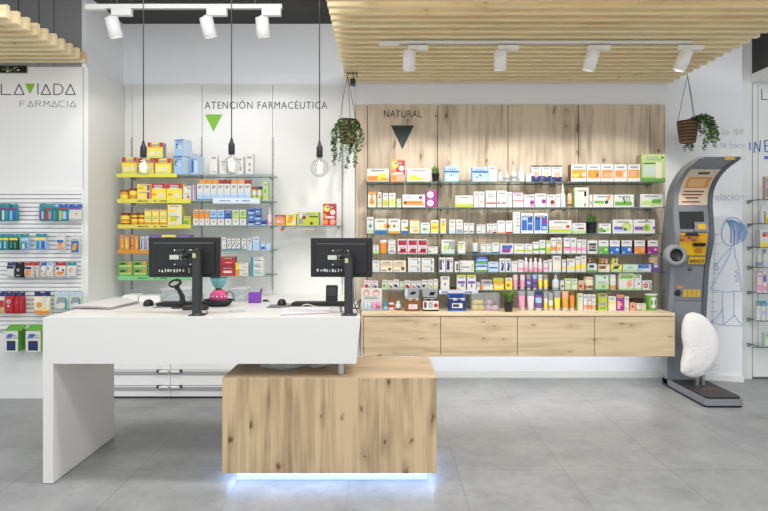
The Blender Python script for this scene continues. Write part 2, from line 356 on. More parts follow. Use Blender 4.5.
# ---- glass shelving
SF = 5.44
RROW = [181, 206.7, 233, 253.2, 271.6, 289.6]; LROW = [173.5, 199.7, 224.7, 249.8, 275.4]
ORD = ['topmost', 'second', 'third', 'fourth', 'fifth', 'lowest']
def glass_shelf(xa, xb, yrow, label, group, back, strip=None, notch=None):
    x0 = X(xa, SF); x1 = X(xb, SF); z = Z(yrow, SF); t = empty('glass_shelf', ((x0+x1)/2, SF, z-.008)); tag(t, label, 'shelf', group); w = (x1-x0)/2
    b = MB(); b.box(-w, w, .003, back-SF, 0, .008, shelf_glass); eg = mat('shelf_glass_edge_pale', '8fa3a2', .2) if back == 5.73 else glass_edge; b.box(-w, w, 0, .003, 0, .008, eg); b.box(-w, w, back-SF-.006, back-SF-.003, 0, .008, eg)
    b.build('glass_pane', t)
    for s in (-w+.05, w-.05):
        b = MB(); b.prism([(.12, -.004), (back-SF, -.024), (back-SF, 0), (.12, 0)], s-.004, s+.004, mat('bracket_grey', '94979a', .5), 'x'); b.build('bracket', t)
    if strip:
        for a, c, y0, y1, m, nm in strip:
            b = MB(); zz0 = Z(y1, SF)-(z-.008); zz1 = Z(y0, SF)-(z-.008); xa_ = X(a, SF)-(x0+x1)/2; xb_ = X(c, SF)-(x0+x1)/2
            b.prism([(-.001, zz0), (-.004, zz0), (-.014, zz1), (-.001, zz1)], xa_, xb_, m, 'x')
            if nm:
                zc = (zz0+zz1)/2; dk = mat('strip_ink_'+nm, nm)
                cx = (xa_+xb_)/2
                for (u, wd_) in ((-.15, .055), (-.085, .03), (.0, .02), (.05, .07)): b.box(cx+u, cx+u+wd_, -.0125, -.009, zc-.0035, zc+.0035, dk)
            b.build('label_strip', t)
    return t
for i, y in enumerate(RROW):
    for xa, xb, nm in ((366, 437.6, 'beside the white panels'), (438.4, 565.2, 'in the middle bay'), (566.2, 665, 'beside the weighing machine')):
        st = [(439, 478, 289.2, 293.5, mat('strip_white', 'e9eaf2'), '4a4aa0')] if i == 5 and xa == 438.4 else None
        glass_shelf(xa, xb, y, f'{ORD[i]} glass shelf of the oak wall {nm}', 'glass shelves of the oak wall', 5.72, st)
ORL = ['topmost', 'second', 'third', 'fourth', 'lowest']
yel = mat('strip_yellow', 'e8df58'); 
for i, y in enumerate(LROW):
    st = {0: [(117, 177, 173.2, 176.8, yel, None)], 1: [(117.5, 191, 198.4, 202.6, yel, '6a6418'), (213, 260, 197.5, 203, mat('strip_blue', 'dfe9f4'), '6c7fb0')], 2: [(118, 191, 224, 228, yel, '6a6418')],
          3: [(118, 191, 249.2, 253, mat('strip_orange', 'e39a3a'), None)], 4: [(118, 191, 275.2, 279.8, mat('strip_green', '86cf8e'), '3a6a3a')]}[i]
    nm = ('with a yellow front strip', 'with yellow and pale blue front strips', 'carrying yellow jars and orange cartons', 'with an orange front strip', 'with a green front strip')[i]
    glass_shelf(116.5, 272, y, f'{ORL[i]} glass shelf {nm} on the white panels', 'glass shelves of the white wall', 5.73, st)
glass_shelf(273.8, 342, 224.7, 'short single glass shelf on white panels above the card terminal', None, 5.73)
up = None
for xx, nm in ((132, 'beside the niche side wall'), (202, 'in the middle of the left shelving'), (272.8, 'at the end of the left shelving'), (342.3, 'beside the oak panelling')):
    b = MB(); b.box(-.006, .006, -.012, 0, 0, 1.45, mat('upright_grey', 'a9abac', .5))
    for k in range(24): b.box(-.0015, .0015, -.0125, -.0118, .05+k*.058, .08+k*.058, mat('slot_grey', '6f7173'))
    tag(b.build('shelf_upright', None, (X(xx, 5.73), 5.73, .85 if xx < 340 else .9)), f'slim slotted steel shelf upright {nm}', 'shelf upright', 'slotted shelf uprights')
for i, xx in enumerate((405, 469, 540, 616)):
    b = MB(); b.box(-.005, .005, -.008, 0, 0, 1.25, mat('upright_pale', 'd9cfc0', .4)); b.box(-.0015, .0015, -.0095, -.008, 0, 1.25, metal)
    tag(b.build('shelf_upright', None, (X(xx, 5.72), 5.72, .72)), 'thin pale shelf upright on the oak wall, ' + ('behind the orange rod carton', 'behind the slim white bottles', 'behind the blue panelled cartons', 'behind the parrot carton')[i], 'shelf upright', 'pale uprights of the oak wall')
# ---- wall hung oak drawer unit
CF = 5.22; t = empty('wall_hung_drawer_unit', (0, CF, 0)); tag(t, 'long pale oak wall-hung drawer unit under the oak shelves', 'drawer unit')
x0 = X(361.3, CF); x1 = X(674.8, CF); zt = ZCAB; zb = Z(356, CF)
b = MB(); b.cbox(x0, x1, -.004, 5.75-CF, zt-.026, zt, oak_light, .002); b.build('worktop', t)
b = MB(); b.box(x0, x0+.018, .0, 5.75-CF-.001, zb, zt-.026, oak_h); b.box(x1-.018, x1, .0, 5.75-CF-.001, zb, zt-.026, oak_h)
b.box(x0+.018, x1-.018, .03, 5.75-CF-.001, zb, zb+.018, oak_h); b.box(x0+.018, x1-.018, .03, .04, zb+.018, zt-.026, mat('cabinet_dark', '3b3128')); b.build('carcass', t)
b = MB(); b.box(x0+.05, x1-.05, .30, .312, zb-.006, zb-.0002, mat('led_cool_white', 'ffffff', emit=(.86, .92, 1.0), es=LED2)); b.build('led_strip', t)
xs = [X(q, CF) for q in (363.6, 440.6, 517.5, 594.7, 673.2)]
for i in range(4):
    b = MB(); b.cbox(xs[i]+.0025, xs[i+1]-.0025, .002, .022, zb, zt-.032, oak_h, .0015); b.build('drawer', t)
# ---- low white drawer cabinets behind the counter
t = empty('drawer_cabinet', (0, LY, 0)); tag(t, 'low white drawer cabinet with steel rail handles behind the service counter', 'cabinet')
b = MB(); b.box(LX+.003, -.32, .02, WY-LY-.022, .03, .80, white_pl); b.box(LX+.003, -.32, .05, .4, 0, .03, black); b.build('body', t)
xs = [LX+.003, X(170.5, LY), X(170.5, LY)+.69, X(170.5, LY)+1.38]
zs = [.035, .135-.028, .252, .397, .60, .78]
zs = [Z(396.2, LY), Z(385.0, LY), Z(369.4, LY), Z(354, LY), Z(340, LY), .797]
for i in range(3):
    for k in range(5):
        dx0 = xs[i]+.002; dx1 = xs[i+1]-.002
        b = MB(); b.cbox(dx0, dx1, 0, .02, zs[k]+.002, zs[k+1]-.003, white, .002); d = b.build('drawer', t)
        if k in (0, 1, 2, 3):
            b = MB(); zz = zs[k+1]-.002; b.box(dx0, dx1, -.006, 0, zz-.034, zz, mat('rail_grey', 'b9bbbd', .4, .3)); b.box(dx0, dx1, -.008, 0, zz-.036, zz-.033, mat('rail_line', '77797c')); b.box(dx0, dx1, -.014, -.006, zz-.008, zz, mat('handle_bright', 'f2f2f0', .3)); b.build('steel_rail', d)  # near-white strip paints the chrome highlight into the rail colour
            hx = dx1-.09 if i == 0 else dx0+.0; b = MB()
            hx = dx1-.085 if i != 1 else dx0+.01
            b.cbox(hx, hx+.075, -.034, -.02, zz-.012, zz+.004, mat('handle_bright', 'f2f2f0', .3), .002); b.box(hx+(-.02 if i != 1 else .065), hx+(.01 if i != 1 else .09), -.03, -.001, zz-.014, zz+.006, blackm); b.box(hx+(.06 if i != 1 else 0), hx+(.07 if i != 1 else .01), -.03, -.001, zz-.01, zz, blackm); b.build('handle', d)
# ---- service counter
CY = 3.325; CB = 4.08; zT = .923; zU = Z(363.3, CY)
t = empty('service_counter', (-1.0, CY, 0)); tag(t, 'long white solid service counter with one full-height leg panel', 'counter'); ox = 1.0
b = MB(); xl = X(42.8, CY)
fr = [(xl, zT), (xl, 0), (X(53, CY), 0), (X(53, CY), zU), (X(356.3, CY), zU), (X(360.6, CY), zT)]
# slab: front fascia polygon swept back
b = MB(); P = [(xl, zU), (X(356.3, CY), zU), (X(360.6, CY), zT), (xl, zT)]; Q = [(xl, zU), (-.215, zU), (-.185, zT), (xl, zT)]
vs = [(a+ox, 0, c) for a, c in P]+[(a+ox, CB-CY, c) for a, c in Q]
b.add(vs, [(0,1,2,3), (5,4,7,6), (1,5,6,2), (4,0,3,7), (3,2,6,7), (4,5,1,0)], solid); b.build('worktop', t)
b = MB(); b.cbox(xl+ox, X(53, CY)+ox, 0, CB-CY, .004, zU, solid, .001); b.build('leg_panel', t)
b = MB(); px_ = X(340.6, 3.4)+ox; b.lathe([(.0165, 0), (.0165, zU-.588)], mat('post_grey', 'c9cbcc', .35, .3), 16, (px_, .1, .588)); b.lathe([(.022, 0), (.022, .004)], metal, 16, (px_, .1, .588)); b.build('support_post', t)
b = MB(); b.lathe([(.0125, 0), (.0125, zU-.588)], metal, 16, (X(250, 3.9)+ox, .5, .588)); b.build('support_post', t)
# ---- oak block with the blue-white light under it
BZ = .588; bz = Z(472.8, CY); bx0 = X(222.4, CY); bx1 = X(436.7, CY); BB = 3.888
t = empty('oak_display_block', ((bx0+bx1)/2, CY, 0)); tag(t, 'low oak block glowing bluish white underneath, carrying the end of the white counter', 'display block'); w = (bx1-bx0)/2
b = MB(); b.box(-w, w, 0, BB-CY, bz, BZ-.02, oak); b.box(-w-.001, w+.001, -.001, BB-CY, BZ-.02, BZ, oak, mt=wood('oak_block_top', 'ceb594', '93785a', .5, plank=.14, horizontal=True, knots=.5, off=(.3, .4))); b.build('body', t)
b = MB(); b.box(-w+.065, w-.05, .06, BB-CY-.06, 0, bz, mat('plinth_white', 'd8dce6', .3)); b.build('plinth', t)
led = mat('led_blue_white', 'ffffff', emit=(.36, .56, 1.0), es=LED1)
b = MB()
b.box(-w+.02, w-.02, .018, .028, bz-.006, bz-.0005, led); b.box(-w+.015, -w+.025, .03, BB-CY-.04, bz-.006, bz-.0005, led); b.box(w-.025, w-.015, .03, BB-CY-.04, bz-.006, bz-.0005, led)
b.build('led_strip', t)
# ---- track lights
rail_w = mat('track_white', 'efefed', .4)
def track(x0, x1, Y, z, label, hang, th0=0):
    t = empty('track_light_rail', ((x0+x1)/2, Y, z)); tag(t, label, 'light rail'); w = (x1-x0)/2
    b = MB(); b.box(-w, w, -.017, .017, th0, .032, rail_w); b.box(-w, w, -.006, .006, th0-.001, th0, mat('rail_slot', '6c6c6c')); b.build('rail', t)
    b = MB(); b.cbox(-w-.03, -w+.12, -.022, .022, th0-.008, .03, rail_w, .003); b.build('feed_box', t)
    for s in (-w+.2, w-.2):
        b = MB(); b.tube([(s, 0, .03), (s, 0, hang-z)], .003, metal); b.build('hanger', t)
def spot(xt, yt, xb, yb, ax0, ax1, ay, Y, rail_z, label, group, hw):
    zt_ = Z(yt, Y); ctr = X(xt, Y)
    t = empty('track_spotlight', (ctr, Y, rail_z)); tag(t, label, 'spotlight', group)
    b = MB(); b.cbox(X(ax0, Y)-ctr, X(ax1, Y)-ctr, -.022, .022, Z(ay, Y)-rail_z, 0, rail_w, .003); b.build('adapter', t)
    b = MB(); b.tube([(0, 0, Z(ay, Y)-rail_z+.005), (0, 0, zt_-rail_z-.02)], .009, rail_w); b.lathe([(.018, 0), (.018, .01)], rail_w, 14, (0, 0, zt_-rail_z)); b.build('neck', t)
    a = math.atan2(X(xb, Y)-X(xt, Y), zt_-Z(yb, Y)); L_ = math.hypot(X(xb, Y)-X(xt, Y), zt_-Z(yb, Y))
    M = Matrix.Translation((0, 0, zt_-rail_z)) @ Matrix.Rotation(-a, 4, 'Y') @ Matrix.Rotation(R(9), 4, 'X')
    b = MB(); b.lathe([(hw-.006, -L_), (hw, -L_+.002), (hw, -.004), (hw-.004, 0)][::1], rail_w, 24, M=M, cap=False); b.lathe([(0.001, -.0), (hw-.004, 0)][::-1], rail_w, 24, M=M, cap=False)
    b.lathe([(hw-.007, -L_+.03), (hw-.006, -L_)][::-1], mat('reflector_grey', '8a8a8a', .3), 24, M=M, cap=False); h = b.build('head', t)
    b = MB(); b.lathe([(.001, -L_+.028), (hw-.008, -L_+.028)], mat('spot_lens', 'ffffff', emit=(1, .97, .92), es=6), 24, M=M, cap=False); b.build('lens', h)
    return t, M
TY = 4.45; rz_ = Z(46.2, TY)
track(X(379, TY)+.03, X(692, TY), TY, 2.778, 'white light rail under the pine slatted ceiling panel', 2.811, .012)
SPOTS = []
for k, (xt, xb, a0, a1, nm) in enumerate(((409.5, 409, 408, 428, 'nearest the natural sign'), (500.5, 500.8, 497.5, 518.5, 'above the blue banded cartons'), (594, 589, 588, 610, 'above the orange panel cartons'), (687, 680, 678, 703, 'beside the wall hung basket plant'))):
    SPOTS.append(spot(xt, 50, xb, 69.5, a0, a1, 49.5, TY, 2.778, 'white cylinder spotlight under pine slats ' + nm, 'spotlights under the slatted ceiling', .0465))
TL = 4.45
track(X(90, TL), X(282, TL), TL, Z(8.5, TL), 'white light rail hanging below the dark ceiling', 3.392)
for k, (xt, xb, a0, a1, nm) in enumerate(((111, 115.5, 112, 132, 'nearest the slatted board wall'), (205.8, 210, 207, 227, 'between two pendant cords'), (261.8, 263.2, 262, 281, 'at the free end of the rail'))):
    SPOTS.append(spot(xt, 17, xb, 36, a0, a1, 15.5, TL, Z(8.5, TL), 'white cylinder spotlight below dark ceiling ' + nm, 'spotlights below the dark ceiling', .0495))
# ---- pendants
PY = 3.7
for cx, cy, nm in ((143.4, 166, 'in front of the yellow cartons'), (231.6, 165, 'hanging before the plain white cartons'), (319.6, 167.5, 'in front of the bare white panels')):
    zc = Z(cy, PY); t = empty('pendant_bulb_lamp', (X(cx, PY), PY, zc)); tag(t, 'black cord pendant with clear globe bulb ' + nm, 'pendant lamp', 'pendant bulbs over the counter')
    zs_ = Z(157, PY)-zc if cy > 165.5 else Z(154, PY)-zc
    b = MB(); b.tube([(0, 0, zs_+.09), (0, 0, 3.39-zc-.02)], .0032, black, 8); b.build('cord', t)
    b = MB(); b.lathe([(.03, 0), (.034, -.012), (.05, -.02), (.05, -.001)][::1], black, 20, (0, 0, 3.39-zc)); b.build('ceiling_cup', t)
    b = MB(); b.lathe([(.017, 0), (.0195, .004), (.0195, .062), (.016, .068), (.011, .078), (.008, .092), (.004, .106)], black, 20, (0, 0, zs_)); b.lathe([(.0205, 0), (.0205, .006)], blackm, 20, (0, 0, zs_+.022)); b.build('socket', t)
    r = .056; pts = [(max(.001, r*math.sin(a)), -r*math.cos(a)) for a in [math.pi*i/14*.88 for i in range(15)]]; pts += [(.015, zs_*.93), (.0145, zs_+.004)]
    b = MB(); b.lathe(pts, clear_glass, 28, cap=False); bb = b.build('bulb', t)
    b = MB(); fil = mat('filament_glow', 'ffffff', emit=(1, .88, .68), es=9)
    b.tube([(0, 0, zs_), (0, 0, .022)], .005, mat('stem_glass', 'd8d4c8', .2), 8)
    for k in range(5):
        a = k*2*math.pi/5; b.tube([(.006*math.cos(a), .006*math.sin(a), .024), (.013*math.cos(a), .013*math.sin(a), -.002), (.007*math.cos(a), .007*math.sin(a), -.03)], .0032, fil, 6)
    b.build('filament', bb)
# ================================================================= products
TK = re.compile(r'^([rctlsuCk])([^A-Za-z]*)([A-Za-z])?$')
def gfx(b, w, h, y, spec, gw=None):
    """print on a front face: w,h size, y the face; tokens r u0,v0,u1,v1 COLOUR | c u,v,r COLOUR | l u0,v0,u1,v1,n COLOUR"""
    n = 0
    for tk in spec.split(';'):
        if not tk: continue
        k, a, c = TK.match(tk.strip()).groups()
        if k in 'su': continue
        a = [float(q) for q in a.split(',')]; m = pm(c or 'S'); n += 1; yy = y-.0003*n-.0003
        U = lambda u: -w/2+u*w
        if k == 'r': b.quad((U(a[0]), yy, a[1]*h), (U(a[2]), yy, a[1]*h), (U(a[2]), yy, a[3]*h), (U(a[0]), yy, a[3]*h), m)
        elif k == 'k':   # slanted quad: u0,v0,u1,v1,shear
            s = a[4]*w; b.quad((U(a[0]), yy, a[1]*h), (U(a[2]), yy, a[1]*h), (U(a[2])+s, yy, a[3]*h), (U(a[0])+s, yy, a[3]*h), m)
        elif k == 'c':
            r = a[2]*min(w, h); b.add([(U(a[0])+r*math.cos(t*math.pi/6), yy, a[1]*h+r*math.sin(t*math.pi/6)) for t in range(12)], [tuple(range(12))], m)
        elif k == 'l':
            q = int(a[4]); dv = (a[3]-a[1])/(2*q-1) if q > 1 else a[3]-a[1]
            for i in range(q):
                v0 = a[1]+2*dv*i; e = a[2]-(.18*(a[2]-a[0]) if i % 2 else 0)
                b.quad((U(a[0]), yy, v0*h), (U(e), yy, v0*h), (U(e), yy, (v0+dv)*h), (U(a[0]), yy, (v0+dv)*h), m)
def carton(x0, x1, yt, yb, Y, col, spec, depth=None, rz=0, zbase=None, name='carton'):
    w = X(x1, Y)-X(x0, Y)-.0016; z0 = Z(yb, Y) if zbase is None else zbase; h = Z(yt, Y)-z0; cx = (X(x1, Y)+X(x0, Y))/2
    d = depth or min(max(w*.7, .035), .13); side = top = pm(col)
    for tk in spec.split(';'):
        g = TK.match(tk.strip()) if tk else None
        if g and g.group(1) == 's': side = pm(g.group(3))
        if g and g.group(1) == 'u': top = pm(g.group(3))
    b = MB(); b.box(-w/2, w/2, 0, d, 0, h, pm(col), ms=side, mt=top)
    sh = mat('flap_line', 'b9b6ae'); b.quad((-w/2, -.0002, h-.0022), (w/2, -.0002, h-.0022), (w/2, -.0002, h-.0008), (-w/2, -.0002, h-.0008), sh)
    ed = mat('carton_crease', '9d9a94'); [b.quad((s, -.0025, 0), (s+.0011, -.0025, 0), (s+.0011, -.0025, h), (s, -.0025, h), ed) for s in (-w/2, w/2-.0011)]  # grey edge lines painted in place of shaded gaps between cartons
    b.quad((-w/2+.004, d*.12, h+.0003), (w/2-.004, d*.12, h+.0003), (w/2-.004, d*.16, h+.0003), (-w/2+.004, d*.16, h+.0003), sh)
    if not any(q.strip().startswith('l') for q in spec.split(';')) and w > .03: spec = spec+';l.2,.78,.8,.88,1S'
    gfx(b, w, h, 0, spec)
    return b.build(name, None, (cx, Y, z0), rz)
def round_item(kind, x0, x1, yt, yb, Y, col, cap, spec, zbase=None):
    w = X(x1, Y)-X(x0, Y)-.0016; z0 = Z(yb, Y) if zbase is None else zbase; h = Z(yt, Y)-z0; cx = (X(x1, Y)+X(x0, Y))/2; r = w/2
    m = pm(col); mc = pm(cap); band = None
    for tk in spec.split(';'):
        g = TK.match(tk.strip()) if tk else None
        if g and g.group(1) == 'C': a = [float(q) for q in g.group(2).split(',')]; band = band or []; band.append((a[0], a[1], pm(g.group(3))))
    nm = {'o': 'bottle', 't': 'cosmetic_tube', 'j': 'jar', 'd': 'dropper_bottle'}[kind]
    t = empty(nm, (cx, Y+r, z0)); N_ = 18
    if kind == 'o':
        bh = h*.76; b = MB(); b.lathe([(r*.9, 0), (r, h*.02), (r, bh*.78), (r*.9, bh*.88), (r*.45, bh)], m, N_)
        for v0, v1, mm in band or []: b.lathe([(r*1.012, v0*bh*.8), (r*1.012, v1*bh*.8)], mm, N_, cap=False)
        b.build('body', t); b = MB(); b.lathe([(r*.55, 0), (r*.55, h-bh-.002), (r*.48, h-bh)], mc, N_, (0, 0, bh)); b.build('cap', t)
    elif kind == 'd':
        bh = h*.62; b = MB(); b.lathe([(r*.95, 0), (r, h*.02), (r, bh*.8), (r*.7, bh*.95), (r*.35, bh)], m, N_)
        for v0, v1, mm in band or []: b.lathe([(r*1.015, v0*bh*.8), (r*1.015, v1*bh*.8)], mm, N_, cap=False)
        b.build('body', t); b = MB(); b.lathe([(r*.42, 0), (r*.45, h*.1), (r*.3, h*.16), (r*.26, h*.3), (r*.1, h-bh)], mc, N_, (0, 0, bh)); b.build('cap', t)
    elif kind == 'j':
        bh = h*.8; b = MB(); b.lathe([(r*.95, 0), (r, h*.03), (r, bh*.92), (r*.94, bh)], m, N_)
        for v0, v1, mm in band or []: b.lathe([(r*1.012, v0*bh*.92), (r*1.012, v1*bh*.92)], mm, N_, cap=False)
        b.build('body', t); b = MB(); b.lathe([(r*.99, 0), (r, h*.02), (r, h-bh-.002), (r*.95, h-bh)], mc, N_, (0, 0, bh)); b.build('lid', t)
    else:  # squeeze tube standing on its cap
        ch = h*.13; b = MB(); ks = 7
        def ring(z, f, mm0, z2, f2):
            pass
        segs = [(0., .0)]+[(i/ks, i/ks) for i in range(1, ks+1)]
        cuts = sorted({0, 1, *[v for q in band or [] for v in q[:2]], *[i/6 for i in range(7)]})
        def rg(v): return [(r*(.82+.18*v)*math.cos(2*math.pi*i/N_), (r*.82*(1-v)+.0015)*math.sin(2*math.pi*i/N_), ch+v*(h-ch)) for i in range(N_)]
        for v0, v1 in zip(cuts[:-1], cuts[1:]):
            mm = m
            for q in band or []:
                if q[0]-1e-4 <= v0 and v1 <= q[1]+1e-4: mm = q[2]
            b.add(rg(v0)+rg(v1), [(i, (i+1) % N_, N_+(i+1) % N_, N_+i) for i in range(N_)], mm, True)
        b.box(-r, r, -.0012, .0012, h-.006, h, m); b.build('body', t)
        b = MB(); b.lathe([(r*.74, 0), (r*.8, .002), (r*.78, ch)], mc, N_); b.build('cap', t)
    return t
def put(rows, where, group, yb0, Y, zbase=None):
    for e in rows:
        x0, x1, yt, ty, col, spec, desc = e[:7]; yb = e[7] if len(e) > 7 and e[7] else yb0; kw = e[8] if len(e) > 8 else {}
        zb = zbase if (yb == yb0) else None
        cat = 'product carton'
        if ty == 'b': o = carton(x0, x1, yt, yb, Y, col, spec, zbase=zb, **kw)
        else: o = round_item(ty, x0, x1, yt, yb, Y, col[0], col[1], spec, zb); cat = {'o': 'bottle', 'd': 'bottle', 't': 'tube', 'j': 'jar'}[ty]
        tag(o, desc+' '+where, cat, group)
PYR = SF+.012
fru = 'c.3,.78,.26Y;c.75,.6,.2W;r.12,.32,.88,.42W;c.2,.15,.2O;c.75,.15,.22F;c.15,.45,.15O'
row1 = [
 (367, 389, 168, 'b', 'W', 'r.03,.06,.62,.42O;k.45,.12,.8,.62,.1Y;r.62,.06,.97,.3A', 'wide white carton with orange and yellow waves'),
 (391, 405, 159, 'b', 'R', 'sO;r0,0,1,1F;r.35,.3,1,.95R;'+fru, 'red and orange carton printed with round fruit', None, dict(depth=.045)),
 (406.8, 430.5, 168, 'b', 'W', 'r.08,.1,.75,.5Y;k.4,.3,.7,.7,.2C;c.85,.4,.2C', 'wide white carton with yellow wave'),
 (444.5, 459, 166, 'b', 'L', 'r0,.6,1,.72B;c.25,.5,.12W;c.48,.42,.06U;r.1,.1,.9,.32H', 'pale blue banded carton standing apart'),
 (472.3, 488, 166.5, 'b', 'L', 'r0,.6,1,.74B;c.3,.3,.06U;c.5,.42,.08U;r.1,.05,.9,.2H', 'pale blue banded carton beside the slim white one'),
 (488.3, 497, 165, 'b', 'W', 'r.1,.45,.9,.5L;c.5,.86,.07F', 'slim white carton with thin blue line'),
 (498, 503.2, 171, 'o', 'WW', 'C.3,.7H', 'small white bottle, first of the short pair'),
 (504, 509.8, 170, 'o', 'WW', 'C.3,.6S', 'small white bottle, second of the short pair'),
 (511, 517.6, 169, 'o', 'WW', 'C.35,.75S', 'wider white bottle with grey label'),
 (518.4, 525, 162.5, 'd', 'WW', 'C.2,.5H', 'tall white bottle with pointed cap'),
 (526, 531, 172.5, 'b', 'W', 'r.1,.2,.9,.5H', 'tiny pale carton under the black spout'),
 (531.2, 541.2, 165, 'b', 'W', 'uK;r0,.92,1,1K;r0,0,1,.36N;c.5,.46,.3F;k.3,.02,.7,.14,0K;c.5,.2,.12V', 'black topped carton with round face picture, first of three'),
 (541.5, 551.5, 165, 'b', 'W', 'uK;r0,.92,1,1K;r0,0,1,.36N;c.5,.46,.28E;k.3,.02,.7,.14,0K;c.1,.25,.1V', 'black topped carton with round face picture, second of three'),
 (551.8, 562, 165, 'b', 'W', 'uK;r0,.92,1,1K;r0,0,1,.3N;c.55,.44,.3F;k.4,.02,.8,.18,0K', 'black topped carton with round face picture, last of three'),
 (571, 586.5, 163.8, 'b', 'W', 'sU;r.06,.2,.94,.7O;c.32,.45,.22Y;r.1,.45,.9,.66A;c.8,.4,.12C', 'orange panel carton with yellow slice, first of five'),
 (586.9, 600.5, 163.8, 'b', 'W', 'sW;r.07,.2,.93,.68O;r.3,.3,.6,.6A;r.7,.3,.82,.5U', 'orange panel carton with dark mark, second of five'),
 (600.9, 613.7, 163.8, 'b', 'W', 'sW;r.07,.2,.93,.68O;r.2,.25,.9,.5F', 'orange panel carton with plain glow, third of five'),
 (614.1, 627, 163.8, 'b', 'W', 'sW;r.07,.2,.93,.68F;r.1,.3,.6,.6O;r.75,.25,.9,.55W', 'orange panel carton with white corner, fourth of five'),
 (627.4, 640.5, 163.8, 'b', 'W', 'sW;r.07,.2,.93,.68A;r.2,.3,.7,.6F', 'orange panel carton with amber glow, last of five'),
 (641.2, 665.3, 153.8, 'b', 'g', 'sE;r0,0,1,.14G;r.1,.65,.85,.69Z;l.2,.78,.8,.9,2S;r.1,.2,.6,.6J;r.6,.12,.85,.7C;c.88,.88,.05Z', 'large pale green carton with leafy lower edge', None, dict(depth=.11)),
]
row2 = [
 (368, 376, 191.5, 'b', 'C', 'r0,.85,1,1A;c.5,.35,.34O;r.4,.4,.62,.75O;c.3,.55,.1S', 'cream carton with orange bottle picture'),
 (377.6, 381.6, 191.5, 'b', 'C', 'c.5,.66,.3R;r.2,.1,.8,.4E', 'very slim cream carton with red dot'),
 (382.6, 388.3, 192.5, 'b', 'W', 'r.1,.1,.9,.5I;c.5,.8,.25J', 'narrow white carton with lime lower half'),
 (388.9, 395.6, 192.5, 'b', 'W', 'r.1,.15,.8,.55Y;r.3,.6,.9,.75C', 'narrow white carton with yellow lower half'),
 (396.5, 401.2, 198.3, 'b', 'C', 'r.1,.2,.9,.6g', 'tiny cream carton before the orange rod carton'),
 (402.4, 425.2, 194, 'b', 'W', 'r.12,.14,.95,.3F;r.1,.25,.9,.5O;c.12,.35,.14U;c.8,.75,.14M;l.1,.7,.5,.85,2L', 'wide white carton with orange rod picture'),
 (425.6, 436.8, 198.4, 'b', 'M', 'sM;c.42,.5,.4W;l.3,.4,.6,.6,2S', 'purple carton with white disc, lower of the stack'),
 (425.6, 436.8, 190, 'b', 'M', 'sM;c.42,.5,.4W;l.3,.4,.6,.6,2S', 'purple carton with white disc, upper of the stack', 198.4),
 (455.2, 473.2, 195, 'b', 'C', 'r0,0,1,.27I;r.3,.5,.75,.8J;c.15,.45,.12E', 'wide cream carton with lime lower band'),
 (473.6, 478.8, 191, 'b', 'W', 'r0,0,1,.1Q', 'slim white carton, first beside the cream one'),
 (479, 484.6, 191, 'b', 'W', 'r.2,.3,.7,.4S;r0,0,1,.08Q', 'slim white carton, second beside the cream one'),
 (485.6, 496.2, 190, 'b', 'W', 'r.05,.2,.95,.29R;l.2,.6,.8,.8,2S', 'white carton with thin crimson bar across'),
 (496.8, 507.2, 190, 'b', 'W', 'r.05,.21,.9,.29D;r.3,.2,.5,.3P', 'white carton with broken crimson bar'),
 (507.4, 512.4, 191.5, 'b', 'W', 'c.5,.4,.14G', 'slim white carton with one green dot'),
 (513, 523.6, 192, 'b', 'W', 'r0,.9,1,.97P;r0,.4,1,.46R;r.05,.7,.95,.73Q', 'white carton with two fine red lines'),
 (523.9, 534.3, 194, 'b', 'W', 'r.2,.1,.6,.3H;c.78,.38,.22M;c.78,.82,.1Z;r.6,.05,.95,.2P', 'white and pink dot carton, first of three'),
 (534.7, 546, 193, 'b', 'W', 'sH;c.8,.42,.2M;r.05,.5,.5,.8Q;c.7,.84,.08Z;r.05,.05,.5,.25H', 'white and pink dot carton, second of three'),
 (546.3, 555, 194, 'b', 'W', 'c.7,.4,.25D;r.4,.1,.9,.25P;c.7,.82,.1K', 'white and pink dot carton, last of three'),
 (555.3, 560.4, 193.5, 'b', 'W', 'r.1,.5,.9,.6Q', 'slim white carton leading to the spray bottle'),
 (560.8, 566.3, 182.5, 'd', 'WW', 'C.1,.6H', 'tall white spray bottle'),
 (567.8, 572.8, 188, 'o', 'EU', 'C.1,.3U;C.5,.6A', 'beige bottle with brown bands'),
 (574.6, 588.6, 187, 'b', 'C', 'sg;r.68,.55,.85,.85K;r.7,.05,.8,.2Z;r.05,.05,.5,.9J', 'tall pale yellow carton with small black mark'),
 (589.2, 592.6, 194, 'b', 'W', 'r.3,.2,.8,.5S', 'thin white carton before the parrot carton'),
 (593, 613.4, 194, 'b', 'W', 'sS;r.06,.2,.55,.5G;r.06,.2,.55,.34g;k.65,.5,.78,.95,.12A;c.66,.4,.14Z;c.82,.4,.1W', 'white carton with orange parrot and green band'),
 (613.8, 633.8, 194, 'b', 'W', 'r.06,.14,.9,.45G;k.5,.3,.58,.85,-.06Z;k.6,.3,.66,.9,.04G;k.7,.3,.76,.8,.08G;r.1,.4,.5,.5g', 'white carton with green aloe leaves'),
 (640, 662.8, 193.5, 'b', 'W', 'sS;r.06,.15,.92,.5g;k.5,.3,.9,.6,.05G;r.5,.08,.65,.13O', 'white carton with green hill picture', None, dict(depth=.1)),
]
